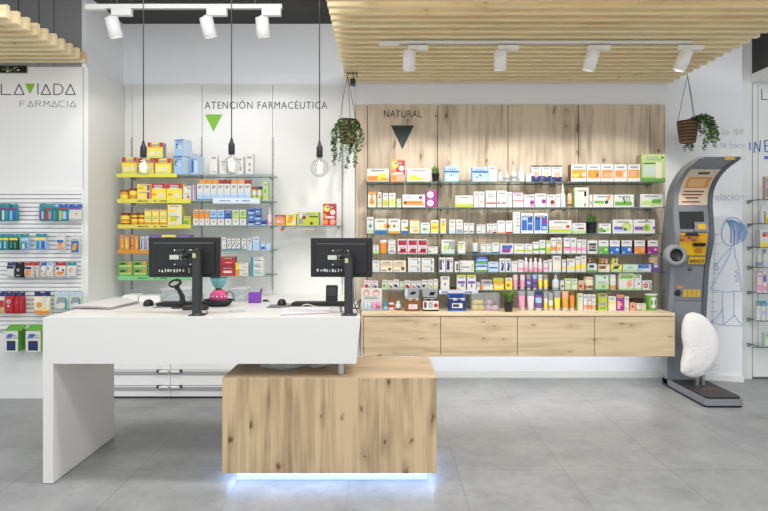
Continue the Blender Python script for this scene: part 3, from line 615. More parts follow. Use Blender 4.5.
row3 = [
 (367, 373.6, 216.3, 'b', 'W', 'sJ;r.4,.3,.6,.6T;r.2,.4,.8,.5T;r.1,.05,.9,.22g', 'tall slim white carton with green cross'),
 (374.6, 387.2, 218.2, 'b', 'W', 'r0,0,1,.2B;r0,.15,1,.24T;c.45,.5,.12Y;c.95,.5,.2A', 'white carton with blue foot and yellow star'),
 (388, 400.3, 218.2, 'b', 'W', 'r0,0,1,.18A;r0,.15,1,.24C;c.5,.5,.13G;c.05,.5,.16A;c.8,.45,.05R', 'white carton with amber foot and green leaf'),
 (401, 408.2, 219.2, 'b', 'W', 'r0,0,1,.2B;k.3,.3,.85,.5,.1I;c.85,.4,.15U', 'narrow white carton with blue foot and brown nut'),
 (409.6, 419.6, 225.9, 'b', 'C', 'r0,.8,1,1Y;k.3,.25,.8,.55,.1A;r0,0,1,.12E', 'cream and yellow carton, lower of the stack'),
 (409.6, 419.6, 219, 'b', 'C', 'r0,.8,1,1A;k.3,.25,.8,.55,.1Y', 'cream and yellow carton, upper of the stack', 225.9),
 (420.4, 430, 222, 'b', 'W', 'r.1,.1,.9,.5J;c.4,.4,.16G;c.7,.4,.1S', 'greenish white carton with small leaves'),
 (430.8, 438.4, 219.5, 'b', 'C', 'r.05,.1,.95,.75Y;c.3,.45,.22A;c.72,.45,.22A', 'yellow carton with two amber ovals'),
 (440.4, 446, 218.2, 'b', 'C', 'r.1,.15,.9,.7Y;r.3,.5,.7,.8A', 'narrow yellow carton beside the shelf joint'),
 (448.8, 455.6, 219, 'b', 'W', 'sS;r.2,.52,.8,.57S;r.1,.05,.9,.3H', 'white carton with grey line, first of two'),
 (456, 463, 219, 'b', 'W', 'r.2,.52,.8,.57S;r.1,.05,.9,.3S', 'white carton with grey line, second of two'),
 (463.5, 468.8, 222.6, 'b', 'W', 'r.1,.1,.6,.3S;c.7,.2,.1Z', 'small plain white carton, first after the grey line pair'),
 (469, 474, 222.6, 'b', 'W', 'r.1,.1,.9,.25S;c.5,.2,.14Z', 'small plain white carton, second after the grey line pair'),
 (476.5, 481, 224, 'b', 'W', 'r.2,.15,.8,.3S', 'short white carton, first of the gap pair'),
 (481.2, 485.6, 224, 'b', 'W', 'r.2,.55,.8,.62S;r.3,.1,.7,.2S', 'short white carton, second of the gap pair'),
 (486.8, 491.8, 223, 'b', 'W', 'r.1,0,.8,.2S;c.6,.3,.14K', 'white carton with grey foot and black dot'),
 (492, 496.9, 223, 'b', 'W', 'r.1,.02,.9,.18D;c.6,.35,.14K', 'white carton with dark red foot and black dot'),
 (497.2, 505.3, 220, 'b', 'W', 'sH;r0,0,1,.13F;c.8,.34,.07T', 'white carton with salmon foot, first of two'),
 (505.6, 512.6, 220, 'b', 'W', 'r0,0,1,.13R;c.8,.34,.08T', 'white carton with salmon foot, second of two'),
 (513, 520, 211.3, 'b', 'W', 'l.5,.3,.8,.9,4S;c.6,.38,.08K;c.5,.15,.08D', 'tall white carton with sparse dark script'),
 (520.8, 533.3, 212.5, 'b', 'W', 'r.06,.15,.5,.85B;r.54,.15,.94,.85B;r.1,.65,.5,.8L;r.55,.45,.94,.52L;k.65,.7,.8,.85,.08N', 'blue panel carton, first of two'),
 (534, 548, 212.5, 'b', 'W', 'r.06,.15,.46,.85B;r.52,.15,.95,.85B;r.1,.7,.46,.78N;c.76,.6,.17M;r.6,.2,.9,.35L', 'blue panel carton with magenta oval, second of two'),
 (549, 571.8, 219.6, 'b', 'W', 'r0,.12,.95,.32I;r0,.06,1,.14g;r.05,.45,.6,.5O;r.75,.42,.9,.62R', 'long white carton with lime band and red square'),
 (572.2, 586, 222.5, 'b', 'W', 'r0,.05,1,.3g;r.05,.42,.5,.55L;r.4,.42,.85,.55D', 'shorter white carton with pale green foot'),
 (599, 611, 223, 'b', 'W', 'c.2,.35,.25G;c.7,.4,.22g;c.45,.25,.12Z', 'small white carton with green leaves'),
 (612.5, 633, 219, 'b', 'W', 'sS;r.08,.15,.6,.5V;r.08,.15,.62,.28L;c.7,.5,.32I;c.7,.5,.22g;c.62,.3,.1Z', 'white and lilac carton with green berry'),
 (633.4, 655, 219, 'b', 'W', 'r.05,.2,.5,.5V;r.05,.2,.9,.26P;c.62,.42,.27I;c.6,.42,.17G;c.6,.9,.08K;c.95,.4,.1V', 'white and violet carton with green berry'),
]
row4 = [
 (373, 379, 244.6, 'b', 'W', 'r0,0,1,.28g;c.5,.45,.18S', 'small white carton with pale green foot'),
 (379.6, 387.2, 239.6, 'j', 'OW', 'C.1,.35A', 'orange jar with tall white lid'),
 (388, 395.8, 245.9, 'b', 'W', 'r.1,.15,.9,.4S;c.5,.5,.1G', 'white carton, lower of the small stack'),
 (388.2, 395.6, 239.2, 'b', 'W', 'r.1,.2,.9,.3S', 'white carton, upper of the small stack', 245.9)]
for i, (a, c) in enumerate(((397.6, 407.5), (407.9, 417.5), (417.9, 427.4))):
    nn = ('first', 'middle', 'last')[i]
    row4 += [(a, c, 246, 'b', 'Q', 'r.1,.1,.9,.35R;k.2,.3,.8,.7,.1D;r.1,.75,.9,.9W', f'rose carton with dark red photo, {nn} column lower', None),
             (a, c, 238.6, 'b', 'Q', 'r.08,.2,.92,.85D;k.3,.4,.8,.7,.05R;r.1,.05,.9,.15P', f'rose carton with dark red photo, {nn} column upper', 246)]
row4 += [
 (428, 437.8, 246, 'b', 'W', 'c.2,.3,.15T;c.7,.5,.07G', 'low white carton after the rose stacks'),
 (441.4, 454.8, 239.2, 'b', 'W', 'r0,0,1,.22J;c.35,.45,.22g;k.5,.3,.6,.8,.1G;r.7,.3,.98,.9S', 'white carton with grey green leaf'),
 (457.8, 465.5, 241, 'b', 'W', 'r.05,.6,.4,.9g;k.3,.4,.5,.9,.1I;r0,0,1,.1J', 'white carton with lime sprig'),
 (472.6, 478.2, 242.5, 'j', 'HW', 'C0,.25N;C.4,.7J', 'slim clear blue jar'),
 (480.6, 486, 243.2, 'b', 'W', 'r0,.02,1,.14B;r.2,.3,.4,.5S', 'white carton with blue foot, first of three'),
 (486.2, 491.6, 243.2, 'b', 'W', 'r0,.02,1,.14T;r.5,.3,.8,.5S', 'white carton with blue foot, second of three'),
 (492, 499.5, 242.2, 'b', 'W', 'r0,.02,1,.16B;c.6,.1,.08K;r.2,.4,.5,.7H', 'white carton with blue foot, last of three'),
 (500, 513.4, 243, 'b', 'W', 'k.08,.15,.75,.75,.15V;r.15,.55,.9,.85B;k.2,.1,.7,.4,.12M', 'white carton with violet and magenta swoosh'),
 (514, 524.2, 243.2, 'b', 'W', 'r.1,.22,1,.4I', 'white carton with lime line, first of two'),
 (524.5, 532.6, 243.2, 'b', 'W', 'r0,.22,.9,.4I;r.2,.5,.5,.6S', 'white carton with lime line, second of two'),
 (533, 539, 241.2, 'b', 'W', 'r0,.25,1,.42G', 'white carton with green line, first of two'),
 (539.3, 545.4, 239.6, 'b', 'W', 'r0,.25,1,.42G;r.2,.6,.7,.64S', 'white carton with green line, second of two'),
 (546, 550.8, 240, 'b', 'g', 'r.1,.1,.9,.4I;r.2,.5,.8,.8W', 'narrow pale green carton'),
 (551, 556.3, 237.2, 'b', 'W', 'r0,.2,1,.42O;r0,.42,1,.5E', 'narrow white carton with orange belt'),
 (556.6, 562, 237.2, 'b', 'W', 'r.2,.2,.8,.75A;r.3,.4,.7,.6C', 'narrow white carton with amber window'),
 (563.8, 570, 237.2, 'b', 'W', 'r0,.2,1,.42P;r0,.36,1,.42R', 'tall white carton with rose belt, first of two'),
 (570.3, 576.4, 237.2, 'b', 'W', 'r0,.2,1,.42P;r.3,.7,.6,.8S', 'tall white carton with rose belt, second of two'),
 (576.8, 581.4, 239, 'b', 'W', 'r0,.22,1,.44P;c.5,.3,.15D', 'shorter white carton with rose belt, first of two'),
 (581.7, 586.4, 239, 'b', 'W', 'r0,.22,1,.44P;r.3,.6,.7,.7S', 'shorter white carton with rose belt, second of two'),
 (587.6, 597.3, 239.8, 'b', 'W', 'r.1,.18,.9,.8S;l.12,.2,.88,.75,3K;r.1,.4,.5,.5A', 'white carton with dark grey stripe panel')]
for a, c, k1, k2, sd, nn in ((598.6, 608.6, 'G', 'g', 'W', 'green'), (609.6, 619.8, 'B', 'L', 'N', 'royal blue'), (621.4, 632, 'B', 'H', 'N', 'blue, with navy side,'), (634.2, 645, 'O', 'F', 'D', 'orange'), (647.6, 658, 'M', 'P', 'D', 'magenta')):
    row4.append((a, c, 239.8, 'b', 'W', f's{sd};r0,0,1,.52{k1};c.75,.3,.15{k2};r.1,.05,.3,.12W;r0,.52,1,.56S', f'white topped carton with {nn} lower half'))
row5 = [
 (372, 379.8, 260, 'b', 'W', 'c.6,.5,.07K;r.1,.1,.5,.2H', 'white carton nearest the second monitor'),
 (380.3, 392.8, 260, 'b', 'C', 'r.05,.5,.9,.8E;c.75,.25,.14U;r.1,.1,.5,.18D', 'cream carton with brown nut, first of two'),
 (393.2, 406, 260, 'b', 'C', 'r.05,.45,.8,.8E;c.75,.3,.16U;r.1,.1,.5,.18S', 'cream carton with brown nut, second of two')]
for i, (a, c) in enumerate(((408, 420.6), (421.4, 434.2))):
    for j, (yt, yb, nn) in enumerate(((265.2, None, 'lower'), (257.4, 265.2, 'upper'))):
        row5.append((a, c, yt, 'b', 'W', 'r.75,.15,.82,.8T;r.82,.3,.9,.6S;r.1,.2,.6,.26H', f'white carton with fine teal stroke, {("first", "second")[i]} stack {nn}', yb))
row5 += [
 (439, 445.6, 257, 'b', 'W', 'r.05,.15,.45,.85N;c.7,.7,.12N;r.15,.3,.35,.7V', 'white carton with navy column, first of two'),
 (446, 453.2, 257, 'b', 'W', 'r.1,.15,.5,.85N;c.75,.7,.12N;c.8,.3,.12S', 'white carton with navy column, second of two'),
 (454.6, 459.2, 261, 'b', 'W', 'r.3,.15,.9,.8S;l.4,.2,.8,.7,3K', 'short white carton with grey script'),
 (459.8, 474.2, 260.2, 'b', 'W', 'k.78,.15,.9,.7,.05I;r.1,.4,.65,.48N;l.05,.15,.2,.8,3S', 'white carton with navy word and lime stroke'),
 (475.6, 487.6, 263.4, 'b', 'L', 'r0,0,1,.25G;k.1,.3,.9,.6,.08W;r0,.6,1,.75B', 'blue and green carton, lower of the stack'),
 (475.6, 487.6, 256, 'b', 'B', 'r0,0,1,.3G;k.1,.4,.9,.6,.08L;r0,.8,1,1N', 'blue and green carton, upper of the stack', 263.4),
 (488.2, 498.6, 261.4, 'b', 'H', 'r.1,.35,.9,.5B;r0,0,1,.12L', 'low pale blue carton with blue word'),
 (499.2, 504.8, 258, 'b', 'W', 'sB;k.3,.1,.7,.45,.15N;k.5,.45,.9,.7,-.2B', 'white carton with blue chevron, first of two'),
 (505.2, 510.8, 258, 'b', 'W', 'k.3,.1,.7,.45,.15N;k.5,.45,.9,.7,-.2B', 'white carton with blue chevron, second of two'),
 (511.3, 517.6, 260.6, 'b', 'W', 'r0,.1,1,.3Q', 'white carton with blush foot'),
 (518, 523.6, 259.4, 'b', 'W', 'r0,.15,1,.35P', 'white carton with rose foot'),
 (524, 528.8, 257, 'o', 'QW', 'C.1,.5P', 'pale pink bottle, first of four'),
 (529, 533.4, 258, 'o', 'WW', 'C.1,.4P', 'white and pink bottle, second of four'),
 (533.7, 538.2, 257.2, 'o', 'QW', 'C.1,.5P', 'pale pink bottle, third of four'),
 (538.5, 543, 258, 'o', 'WQ', 'C.1,.4P', 'white bottle with pink cap, last of four'),
 (543.5, 548, 260, 'b', 'W', 'r0,.15,1,.42P', 'white carton with pink belt'),
 (548.4, 552, 259, 'b', 'W', 'r0,.15,1,.35Q', 'thin white carton with blush belt'),
 (552.6, 561, 255, 'b', 'W', 'r.05,.15,.95,.5C;r.1,.7,.9,.75A', 'tall white carton with pale yellow belt'),
 (562, 566, 259, 'b', 'W', 'r0,.2,1,.4Y', 'thin white carton with yellow belt'),
 (566.8, 575.2, 258.3, 'b', 'W', 'sS;r.3,.2,1,.42Y;r.1,.5,.2,.8V', 'white carton with yellow corner belt'),
 (575.6, 580.6, 256, 'b', 'W', 'r0,.2,1,.5Y', 'white carton with bold yellow belt, shorter one'),
 (580.9, 586.2, 254.6, 'b', 'W', 'r0,.2,1,.48Y;r.3,.6,.7,.64S', 'white carton with bold yellow belt, taller one'),
 (587.4, 596.8, 263, 'b', 'J', 'r.2,.5,.7,.8N;r0,0,1,.25G;r.7,.2,1,.8W', 'small green and navy carton, lower one'),
 (587.8, 592.4, 257.2, 'b', 'U', 'r.1,.2,.9,.8K;r.3,.3,.7,.6A', 'small dark brown carton on the green one', 263),
 (598.6, 609.8, 264, 'b', 'C', 'r.05,.4,.65,.8U;r.7,.1,.98,.9W;r0,.1,.7,.2E', 'cream carton with brown panel, lower one'),
 (598.6, 608, 258, 'b', 'U', 'r.05,.15,.7,.8U;r.75,.2,.95,.8P;k.2,.3,.5,.6,.1A', 'brown photo carton on the cream one', 264),
 (611, 621.8, 264, 'b', 'Y', 'k.1,.4,.6,.9,.3Z;r0,0,1,.4g', 'yellow carton with green wedge'),
 (611.6, 618, 258, 'b', 'I', 'r.3,.1,.95,.7E;c.6,.5,.2D', 'lime photo carton on the yellow one', 264),
 (622.6, 638, 264, 'b', 'J', 'l.3,.5,.7,.7,2T;r0,.1,1,.3g;c.2,.2,.1G', 'pale grey green carton lying lengthwise'),
 (638.3, 651.4, 264, 'b', 'L', 'r0,.5,.8,1B;k.3,.1,.8,.5,.2W;r0,0,1,.15E', 'sky blue carton with white cloud'),
 (652.6, 659.4, 262.4, 'b', 'V', 'r.2,.5,.8,.95W;r.1,.1,.9,.4V', 'violet and white small carton'),
 (650.4, 657, 256.8, 'b', 'E', 'c.6,.3,.25A', 'beige small carton on the violet one', 262.4)]
row6 = []
for (a, c, yt, k1, k2, k3, nn) in ((364, 371, 280, 'R', 'S', 'W', 'red bow'), (371.4, 378, 280.2, 'S', 'N', 'Q', 'navy dot'), (382, 387.6, 279.6, 'G', 'g', 'J', 'green edge'), (388, 393, 280, 'S', 'Z', 'C', 'dark sprig'), (393.3, 399.2, 279, 'N', 'V', 'W', 'navy grape'), (399.5, 404, 281, 'g', 'G', 'J', 'pale green ground'),
        (404.4, 410.6, 280, 'R', 'D', 'W', 'red berry'), (410.9, 416, 280.6, 'F', 'R', 'W', 'salmon fruit'), (416.3, 421.2, 280.4, 'V', 'N', 'W', 'violet plum'), (421.5, 427.6, 279.4, 'Z', 'I', 'W', 'dark green herb'), (427.9, 433, 279.2, 'g', 'S', 'W', 'grey green pear'), (433.3, 438, 278.6, 'Y', 'I', 'W', 'yellow lemon')):
    row6.append((a, c, yt, 'b', k3, f'c.4,.4,.3{k1};c.65,.3,.2{k2};r.1,.05,.9,.12{k2}', f'tiny fruit tea carton with {nn}'))
row6 += [
 (440.6, 449.6, 276, 'b', 'W', 'r.1,.05,.9,.12J;c.5,.45,.1K;c.45,.3,.08A;r.2,.9,.8,.94S', 'tall white carton with one tiny dark mark'),
 (456.8, 465.9, 274.2, 'b', 'W', 'r.02,.86,.98,1I;r.1,.42,.9,.58V;r.45,.2,.8,.4S;r.05,.04,.4,.14E', 'lime topped white carton with violet word, first of two'),
 (467, 476, 274.2, 'b', 'W', 'r.02,.86,.98,1I;r.1,.42,.9,.58V;r.45,.15,.6,.4V', 'lime topped white carton with violet word, second of two'),
 (476.4, 480, 282, 'b', 'W', 'r.2,.4,.8,.7S', 'thin white carton after the lime topped pair'),
 (480.4, 493.2, 284, 'b', 'W', 'sO;r0,0,.22,1O;r.3,.4,.6,.7C', 'low white carton with orange end'),
 (481, 492.2, 279.2, 'b', 'S', 'k.2,.3,.8,.6,.1V;r0,.7,1,1E', 'grey blue photo carton on the orange ended one', 284),
 (493.6, 504, 283.4, 'b', 'Y', 'r.1,.4,.8,.6C', 'low bright yellow carton'),
 (493.2, 503.4, 277.4, 'b', 'I', 'r0,0,1,.5A;r0,.5,1,1I', 'olive carton on the bright yellow one', 283.4),
 (505.4, 512.4, 277.4, 'b', 'Y', 'r0,.8,1,1W;c.4,.4,.28A;c.4,.4,.12K', 'yellow carton with dark round emblem'),
 (513.4, 518.2, 274.2, 't', 'PW', 'C.62,1Q', 'pink squeeze tube, first of two'),
 (520.4, 525.6, 274.2, 't', 'PW', 'C.62,1Q', 'pink squeeze tube, second of two'),
 (526.8, 531.8, 274.2, 't', 'VW', 'C.7,1S;C.3,.45L', 'violet squeeze tube, first of two'),
 (533, 537.8, 274.2, 't', 'VW', 'C.7,1L;C.3,.4N', 'violet squeeze tube, second of two'),
 (538.6, 543.2, 274.2, 't', 'YW', 'C.6,1W', 'yellow squeeze tube, first of two'),
 (544, 548.6, 274.2, 't', 'YW', 'C.6,1S', 'yellow squeeze tube, second of two'),
 (553, 560, 272, 'd', 'HW', 'C.1,.25S;C.3,.8W', 'white pump bottle with pale label'),
 (560.6, 564, 280, 'b', 'W', 'r.2,.3,.8,.5D', 'tiny white carton with dark red line'),
 (564.6, 571, 278, 'b', 'g', 'r0,.48,1,.52W;r.1,.1,.9,.4J;r.1,.6,.9,.9C', 'pale green carton, first of two'),
 (571.2, 577.6, 278, 'b', 'g', 'r0,.48,1,.52W;r.1,.1,.9,.4C;r.1,.6,.9,.9J', 'pale green carton, second of two'),
 (578.4, 584, 280, 'b', 'F', 'c.4,.4,.3R;r.1,.75,.9,.95C', 'small peach carton with red fruit'),
 (585, 595, 276.4, 'j', 'CE', 'C.1,.5E;C.2,.4F', 'wide cream jar with beige label'),
 (595.6, 608.8, 280.8, 'b', 'J', 'k.1,.2,.9,.7,.05g;c.6,.4,.2S;r0,0,1,.12G', 'grey green patterned carton, lower of the stack'),
 (595.6, 608.8, 273.6, 'b', 'J', 'r0,.85,1,1G;k.1,.2,.9,.5,.05W;c.7,.5,.14Z', 'grey green patterned carton, upper of the stack', 280.8),
 (610.2, 617.2, 274, 'j', 'CW', 'C.1,.4A;C.4,.8W', 'tall cream canister with amber foot'),
 (618.8, 633.8, 272.6, 'b', 'W', 'r0,.65,1,1g;k.1,.7,.9,.85,.04G;c.7,.35,.18F;k.55,.15,.75,.6,.1F;r0,0,1,.1g', 'green topped white carton with pink flower'),
 (634.2, 641.6, 274, 'b', 'W', 'r0,.6,1,1J;r.2,.8,.8,.95G;c.6,.4,.14Z;r0,0,1,.1g', 'green topped narrow white carton'),
 (642.4, 652, 280, 'b', 'W', 'c.35,.45,.26R;r.2,.4,.5,.5W;r.7,.1,.95,.8S', 'low white carton with red round emblem')]
for rows, i, nm in ((row1, 0, 'topmost'), (row2, 1, 'second'), (row3, 2, 'third'), (row4, 3, 'fourth'), (row5, 4, 'fifth'), (row6, 5, 'lowest')):
    y = RROW[i]; z = Z(y, SF); yb = HY-(z-EYE)*F/PYR
    put(rows, f'on the {nm} oak-wall shelf', f'products on the {nm} shelf of the oak wall', yb, PYR, zbase=z+.0003)
# left shelving
def yl(i): return HY-(Z(LROW[i], SF)-EYE)*F/PYR
ye = 'r0,.72,.25,1R;r.75,.72,1,1R;r0,.68,1,.74O;r.1,.2,.5,.45C;c.7,.35,.14W;r0,0,1,.12g'
l1 = [(122, 137, 157, 'b', 'Y', ye, 'yellow carton with red corners, beside the niche wall'), (138.4, 153.6, 157.4, 'b', 'Y', ye, 'yellow carton with red corners, behind the lit bulb'),
      (155, 171, 158, 'b', 'Y', ye, 'yellow carton with red corners, beside the blue cartons'), (147.6, 163, 142, 'b', 'Y', ye+';sS', 'yellow carton with red corners, stacked on top', 157.6, dict(depth=.08))]
bl = 'r.15,.5,.4,.75N;c.62,.5,.16W;c.35,.6,.12H;r0,.93,1,1B'
l1 += [(172.5, 184, 155.6, 'b', 'L', bl+';sH', 'pale blue cube carton, lower one of the stack', None, dict(depth=.11, rz=R(-24))),
       (173.4, 185, 139, 'b', 'L', bl+';sH', 'pale blue cube carton, upper one of the stack', 155.6, dict(depth=.11, rz=R(-24))),
       (189.6, 199.4, 156, 'b', 'L', 'sH;r.1,.1,.4,.9B;r.45,.1,.9,.8H', 'pale blue cube carton turned beside the stack', None, dict(depth=.08, rz=R(-20))),
       (210, 217.6, 154, 'b', 'W', 'c.5,.7,.14Q;r.2,.1,.8,.14S', 'white carton standing apart from the blue ones'), (219.4, 226.6, 159, 'b', 'W', 'r.2,.6,.8,.66S', 'white carton, shorter one behind the bulb'),
       (234.6, 243.6, 156, 'b', 'W', 'r.6,.2,.8,.4S;r.6,.5,.8,.7Q', 'white carton with small grey squares, first of two'), (245.6, 253.6, 153.6, 'b', 'W', 'r.35,.12,.65,.26S;r.35,.42,.65,.56S', 'white carton with small grey squares, last one')]
l2 = [(118.5, 127, 189, 'j', 'AU', 'C.2,.7Y', 'brown and yellow jar, first of two'), (127.6, 136.2, 187.6, 'j', 'YD', 'C.2,.6A', 'brown and yellow jar with purple lid, second of two'),
      (137, 150.4, 190.6, 'b', 'Y', 'r.75,.1,.95,.9M;r.1,.3,.5,.5C', 'yellow carton with purple end, lower of the stack'), (137, 150.4, 183.6, 'b', 'Y', 'r.75,.1,.95,.9V;r.1,.3,.5,.5A', 'yellow carton with purple end, upper of the stack', 190.6),
      (150.8, 166.2, 183.4, 'b', 'Y', 'r0,.72,1,1R;k.2,.7,.7,.92,.05W;c.65,.3,.17W;r.1,.3,.35,.42O;r0,0,.08,1O', 'yellow carton with red crown, first of two'),
      (166.6, 182.2, 183.4, 'b', 'Y', 'r0,.72,1,1R;k.2,.7,.7,.92,.05W;c.65,.3,.17W;r.1,.3,.35,.42A', 'yellow carton with red crown, second of two'),
      (183, 191, 192.4, 'b', 'W', 'r.5,.3,.8,.6R;r0,0,1,.15Y', 'small white carton, lower beside the red crowns'), (183, 191, 185.4, 'b', 'W', 'r.1,.1,.5,.8C;r.6,.5,.9,.7G', 'small white carton, upper beside the red crowns', 192.4),
      (191.6, 195.8, 184.4, 'b', 'W', 'r.15,0,.35,1M;r.65,0,.9,1V', 'thin white carton with purple stripes')]
for k in range(8):
    a = 197+k*6.75
    l2.append((a, a+6.6, 183.2, 'b', 'W', 'r.1,.05,.9,.35L;r.3,.3,.8,.55H;c.4,.75,.12'+('S' if k % 2 else 'R')+';r0,0,1,.06B', ('first', 'second', 'third', 'fourth', 'fifth', 'sixth', 'seventh', 'last')[k]+' of eight white and sky blue cartons'))
for k, (a, c, col) in enumerate(((199.4, 205.8, 'O'), (206, 212.4, 'O'), (212.6, 218.8, 'O'), (219, 224.8, 'D'), (225, 231, 'D'), (231.3, 238, 'O'), (238.2, 244.6, 'F'), (244.9, 251, 'D'))):
    l2.append((a, c, 178.8, 'b', col, 'r.2,.3,.8,.7'+('A' if col != 'D' else 'R')+';uO', ('first', 'second', 'third', 'fourth', 'fifth', 'sixth', 'seventh', 'last')[k]+' of eight flat orange cartons on the blue row', 183.2))
l2 += [(251.6, 256.6, 186, 'j', 'IR', 'C.5,.95W', 'lime jar with red cap'), (257, 262, 186, 'j', 'IN', 'C.5,.95W', 'lime jar with navy cap'), (263, 268.6, 181, 'b', 'g', 'sG;r.1,.1,.9,.9g;r.2,.4,.5,.6G', 'tall green carton beside the lime bottles')]
l3 = [(119, 128.4, 212.4, 'j', 'YD', 'C0,.25R;C.4,.7A', 'yellow jar with red foot'), (130, 136.8, 212.2, 'j', 'YU', 'C.05,.35A;C.7,.9R', 'yellow jar with red word, first of two'), (137.2, 144, 212.2, 'j', 'YU', 'C.05,.35O;C.7,.9R', 'yellow jar with red word, second of two')]
for i, a in enumerate((144.4, 152, 159.6)):
    for j, (yt, yb) in enumerate(((216.6, None), (208.6, 216.6))):
        l3.append((a, a+7.2, yt, 'b', 'Y', ('r0,0,1,.35O;c.5,.6,.2C' if j == 0 else 'r0,.85,1,1O;c.4,.4,.25C;r.1,.05,.9,.15g'), f'yellow and orange carton, {("first", "second", "third")[i]} column {("lower", "upper")[j]}', yb))
l3 += [(167.4, 182, 214.6, 'b', 'Y', 'r.65,.1,1,1W;r0,0,.6,.3W;k.2,.4,.6,.8,.1I', 'white and yellow carton, lower of the tall stack'), (167.4, 182, 204, 'b', 'Y', 'r.65,0,1,.9C;r0,0,.6,.3W;k.1,.5,.5,.8,.1C', 'white and yellow carton, upper of the tall stack', 214.6),
       (183.4, 191, 215.4, 'b', 'I', 'r.1,.1,.6,.5G;r.75,0,.85,1A', 'small lime and green carton')]
for k, (a, c, k1, k2, nn) in enumerate(((193, 198.8, 'O', 'A', 'amber topped carton, first of three'), (199.1, 204.4, 'O', 'O', 'amber topped carton, second of three'), (204.7, 209.8, 'A', 'O', 'amber topped carton, last of three'), (210.2, 217, 'L', 'B', 'blue topped carton, first of two'), (217.4, 224.2, 'L', 'B', 'blue topped carton, second of two'), (224.8, 231.8, 'B', 'N', 'navy topped carton'), (232.2, 239.2, 'g', 'I', 'green topped carton, first of two'), (239.5, 246.4, 'g', 'G', 'green topped carton, second of two'))):
    l3.append((a, c, 209.2, 'b', 'W', f'r0,.42,1,.95{k1};r0,.42,1,.5{k2};c.5,.25,.14{"R" if k < 5 else "S"};r.2,.65,.8,.72{k2}', nn))
for i, a in enumerate((248, 254.6)):
    for j, (yt, yb) in enumerate(((218.8, None), (213.1, 218.8), (207.4, 213.1))):
        l3.append((a, a+6.4, yt, 'b', 'B', 'r0,.35,1,.6N;k.1,.2,.8,.5,.1L' if (i+j) % 2 else 'r0,0,1,.3L;k.2,.4,.9,.7,.05N', f'blue carton, {("first", "second")[i]} column {("bottom", "middle", "top")[j]}', yb))
l3 += [(261.2, 266.6, 218.8, 'b', 'B', 'k.1,.2,.8,.6,.1N;r0,0,1,.15L', 'single blue carton beside the blue columns'), (267.2, 271.6, 206.6, 'd', 'QW', 'C.1,.4P', 'white and pink spray bottle')]
l4 = []
for k, (a, c, k1, k2) in enumerate(((119.4, 124.6, 'O', 'A'), (124.9, 129.4, 'A', 'Y'), (129.8, 133.8, 'O', 'D'), (134.1, 138.4, 'A', 'O'))):
    l4.append((a, c, 234.4+(k % 2), 'b', k1, f'r.1,.1,.4,.9{k2};r.5,.1,.6,.9C;c.6,.3,.2{"V" if k == 2 else "Y"}', ('first', 'second', 'third', 'last')[k]+' of four orange upright cartons'))
for k, (a, k1, k2) in enumerate(((139.5, 'W', 'B'), (144, 'H', 'R'))):
    l4.append((a+.6, a+4.6, 236, 'b', k1, f'k.1,.1,.4,.9,.2{k2};k.5,.2,.8,.8,.2L;c.5,.15,.2B', ('white toothbrush carton with blue streak', 'pale toothbrush carton with red streak')[k]))
for k, (a, c, k1, nn) in enumerate(((149.6, 160.8, 'V', 'violet carton above the monitor edge, first of two'), (161.4, 176, 'Y', 'yellow carton above the monitor edge'), (176.6, 190.6, 'V', 'violet carton above the monitor edge, second of two'))):
    l4.append((a, c, 234.4, 'b', k1, 'r.1,.3,.7,.8W;r0,.85,1,1'+k1, nn))
l4 += [(221.8, 226.2, 237, 'b', 'W', 'c.6,.4,.25I;r0,0,1,.1T', 'white carton with lime drop')]
for k, a in enumerate((227, 231.5, 236)):
    l4.append((a, a+4.3, 238, 'b', 'W', 'k.1,.3,.3,.65,.5N;r0,0,1,.14T', ('first', 'second', 'third')[k]+' white carton with navy slash'))
l4 += [(241.6, 246.6, 238, 'b', 'W', 'k.1,.1,.25,.6,.5N;r0,0,1,.1T', 'white carton with long navy slash'), (247, 252, 238, 'b', 'W', 'k.3,.5,.45,.85,.4N;r.1,.1,.6,.4L', 'white carton with short navy slash'),
       (252.6, 259.6, 236, 'b', 'H', 'r.1,.1,.9,.6L;r0,.9,1,1W', 'pale blue carton near the shelf end'), (260.4, 265.4, 242, 'b', 'H', 'r.1,.1,.9,.5B', 'low blue carton, first at the shelf end'), (265.7, 270.6, 242.4, 'b', 'H', 'r.1,.1,.9,.4L', 'low blue carton, second at the shelf end')]
l5 = []
for i, a in enumerate((118.6, 133.2, 148)):
    for j, (yt, yb) in enumerate(((267.8, None), (260.4, 267.8))):
        l5.append((a, a+14.2, yt, 'b', 'G', 'r.05,.15,.9,.4g;r.65,.4,.9,.95O;c.78,.8,.18A;k.1,.5,.4,.8,.1Z', f'green carton with orange flower, {("first", "second", "third")[i]} column {("lower", "upper")[j]}', yb))
l5 += [(220.6, 234.8, 266, 'b', 'R', 'k.2,.3,.8,.55,0W;r0,.85,1,1D', 'red carton with white word, lower one'), (220.6, 234.8, 256.2, 'b', 'R', 'r.3,.35,.8,.45P;r0,.1,1,.2D', 'red carton, upper one', 266), (235.2, 240.2, 256, 'b', 'D', 'r.2,.4,.8,.6R', 'dark red carton behind the amber ended ones', None, dict(depth=.05))]
l5 = l5[:-1]+[(235.4, 248.4, 268.8, 'b', 'W', 'r0,0,.32,1A;c.15,.6,.1O;r.5,.3,.9,.4S', 'white carton with amber end, lower one'), (235.4, 248.4, 262.2, 'b', 'W', 'r0,0,.32,1Y;c.15,.6,.1O;r.5,.3,.9,.4S', 'white carton with amber end, upper one', 268.8)]
for j, (yt, yb) in enumerate(((269, None), (262.6, 269), (256.2, 262.6))):
    l5.append((250.6, 263.6, yt, 'b', 'W', 'r0,0,.22,1T;r.3,.35,.85,.5T;r.3,.6,.6,.7S', f'white carton with teal end, {("bottom", "middle", "top")[j]} of the stack', yb))
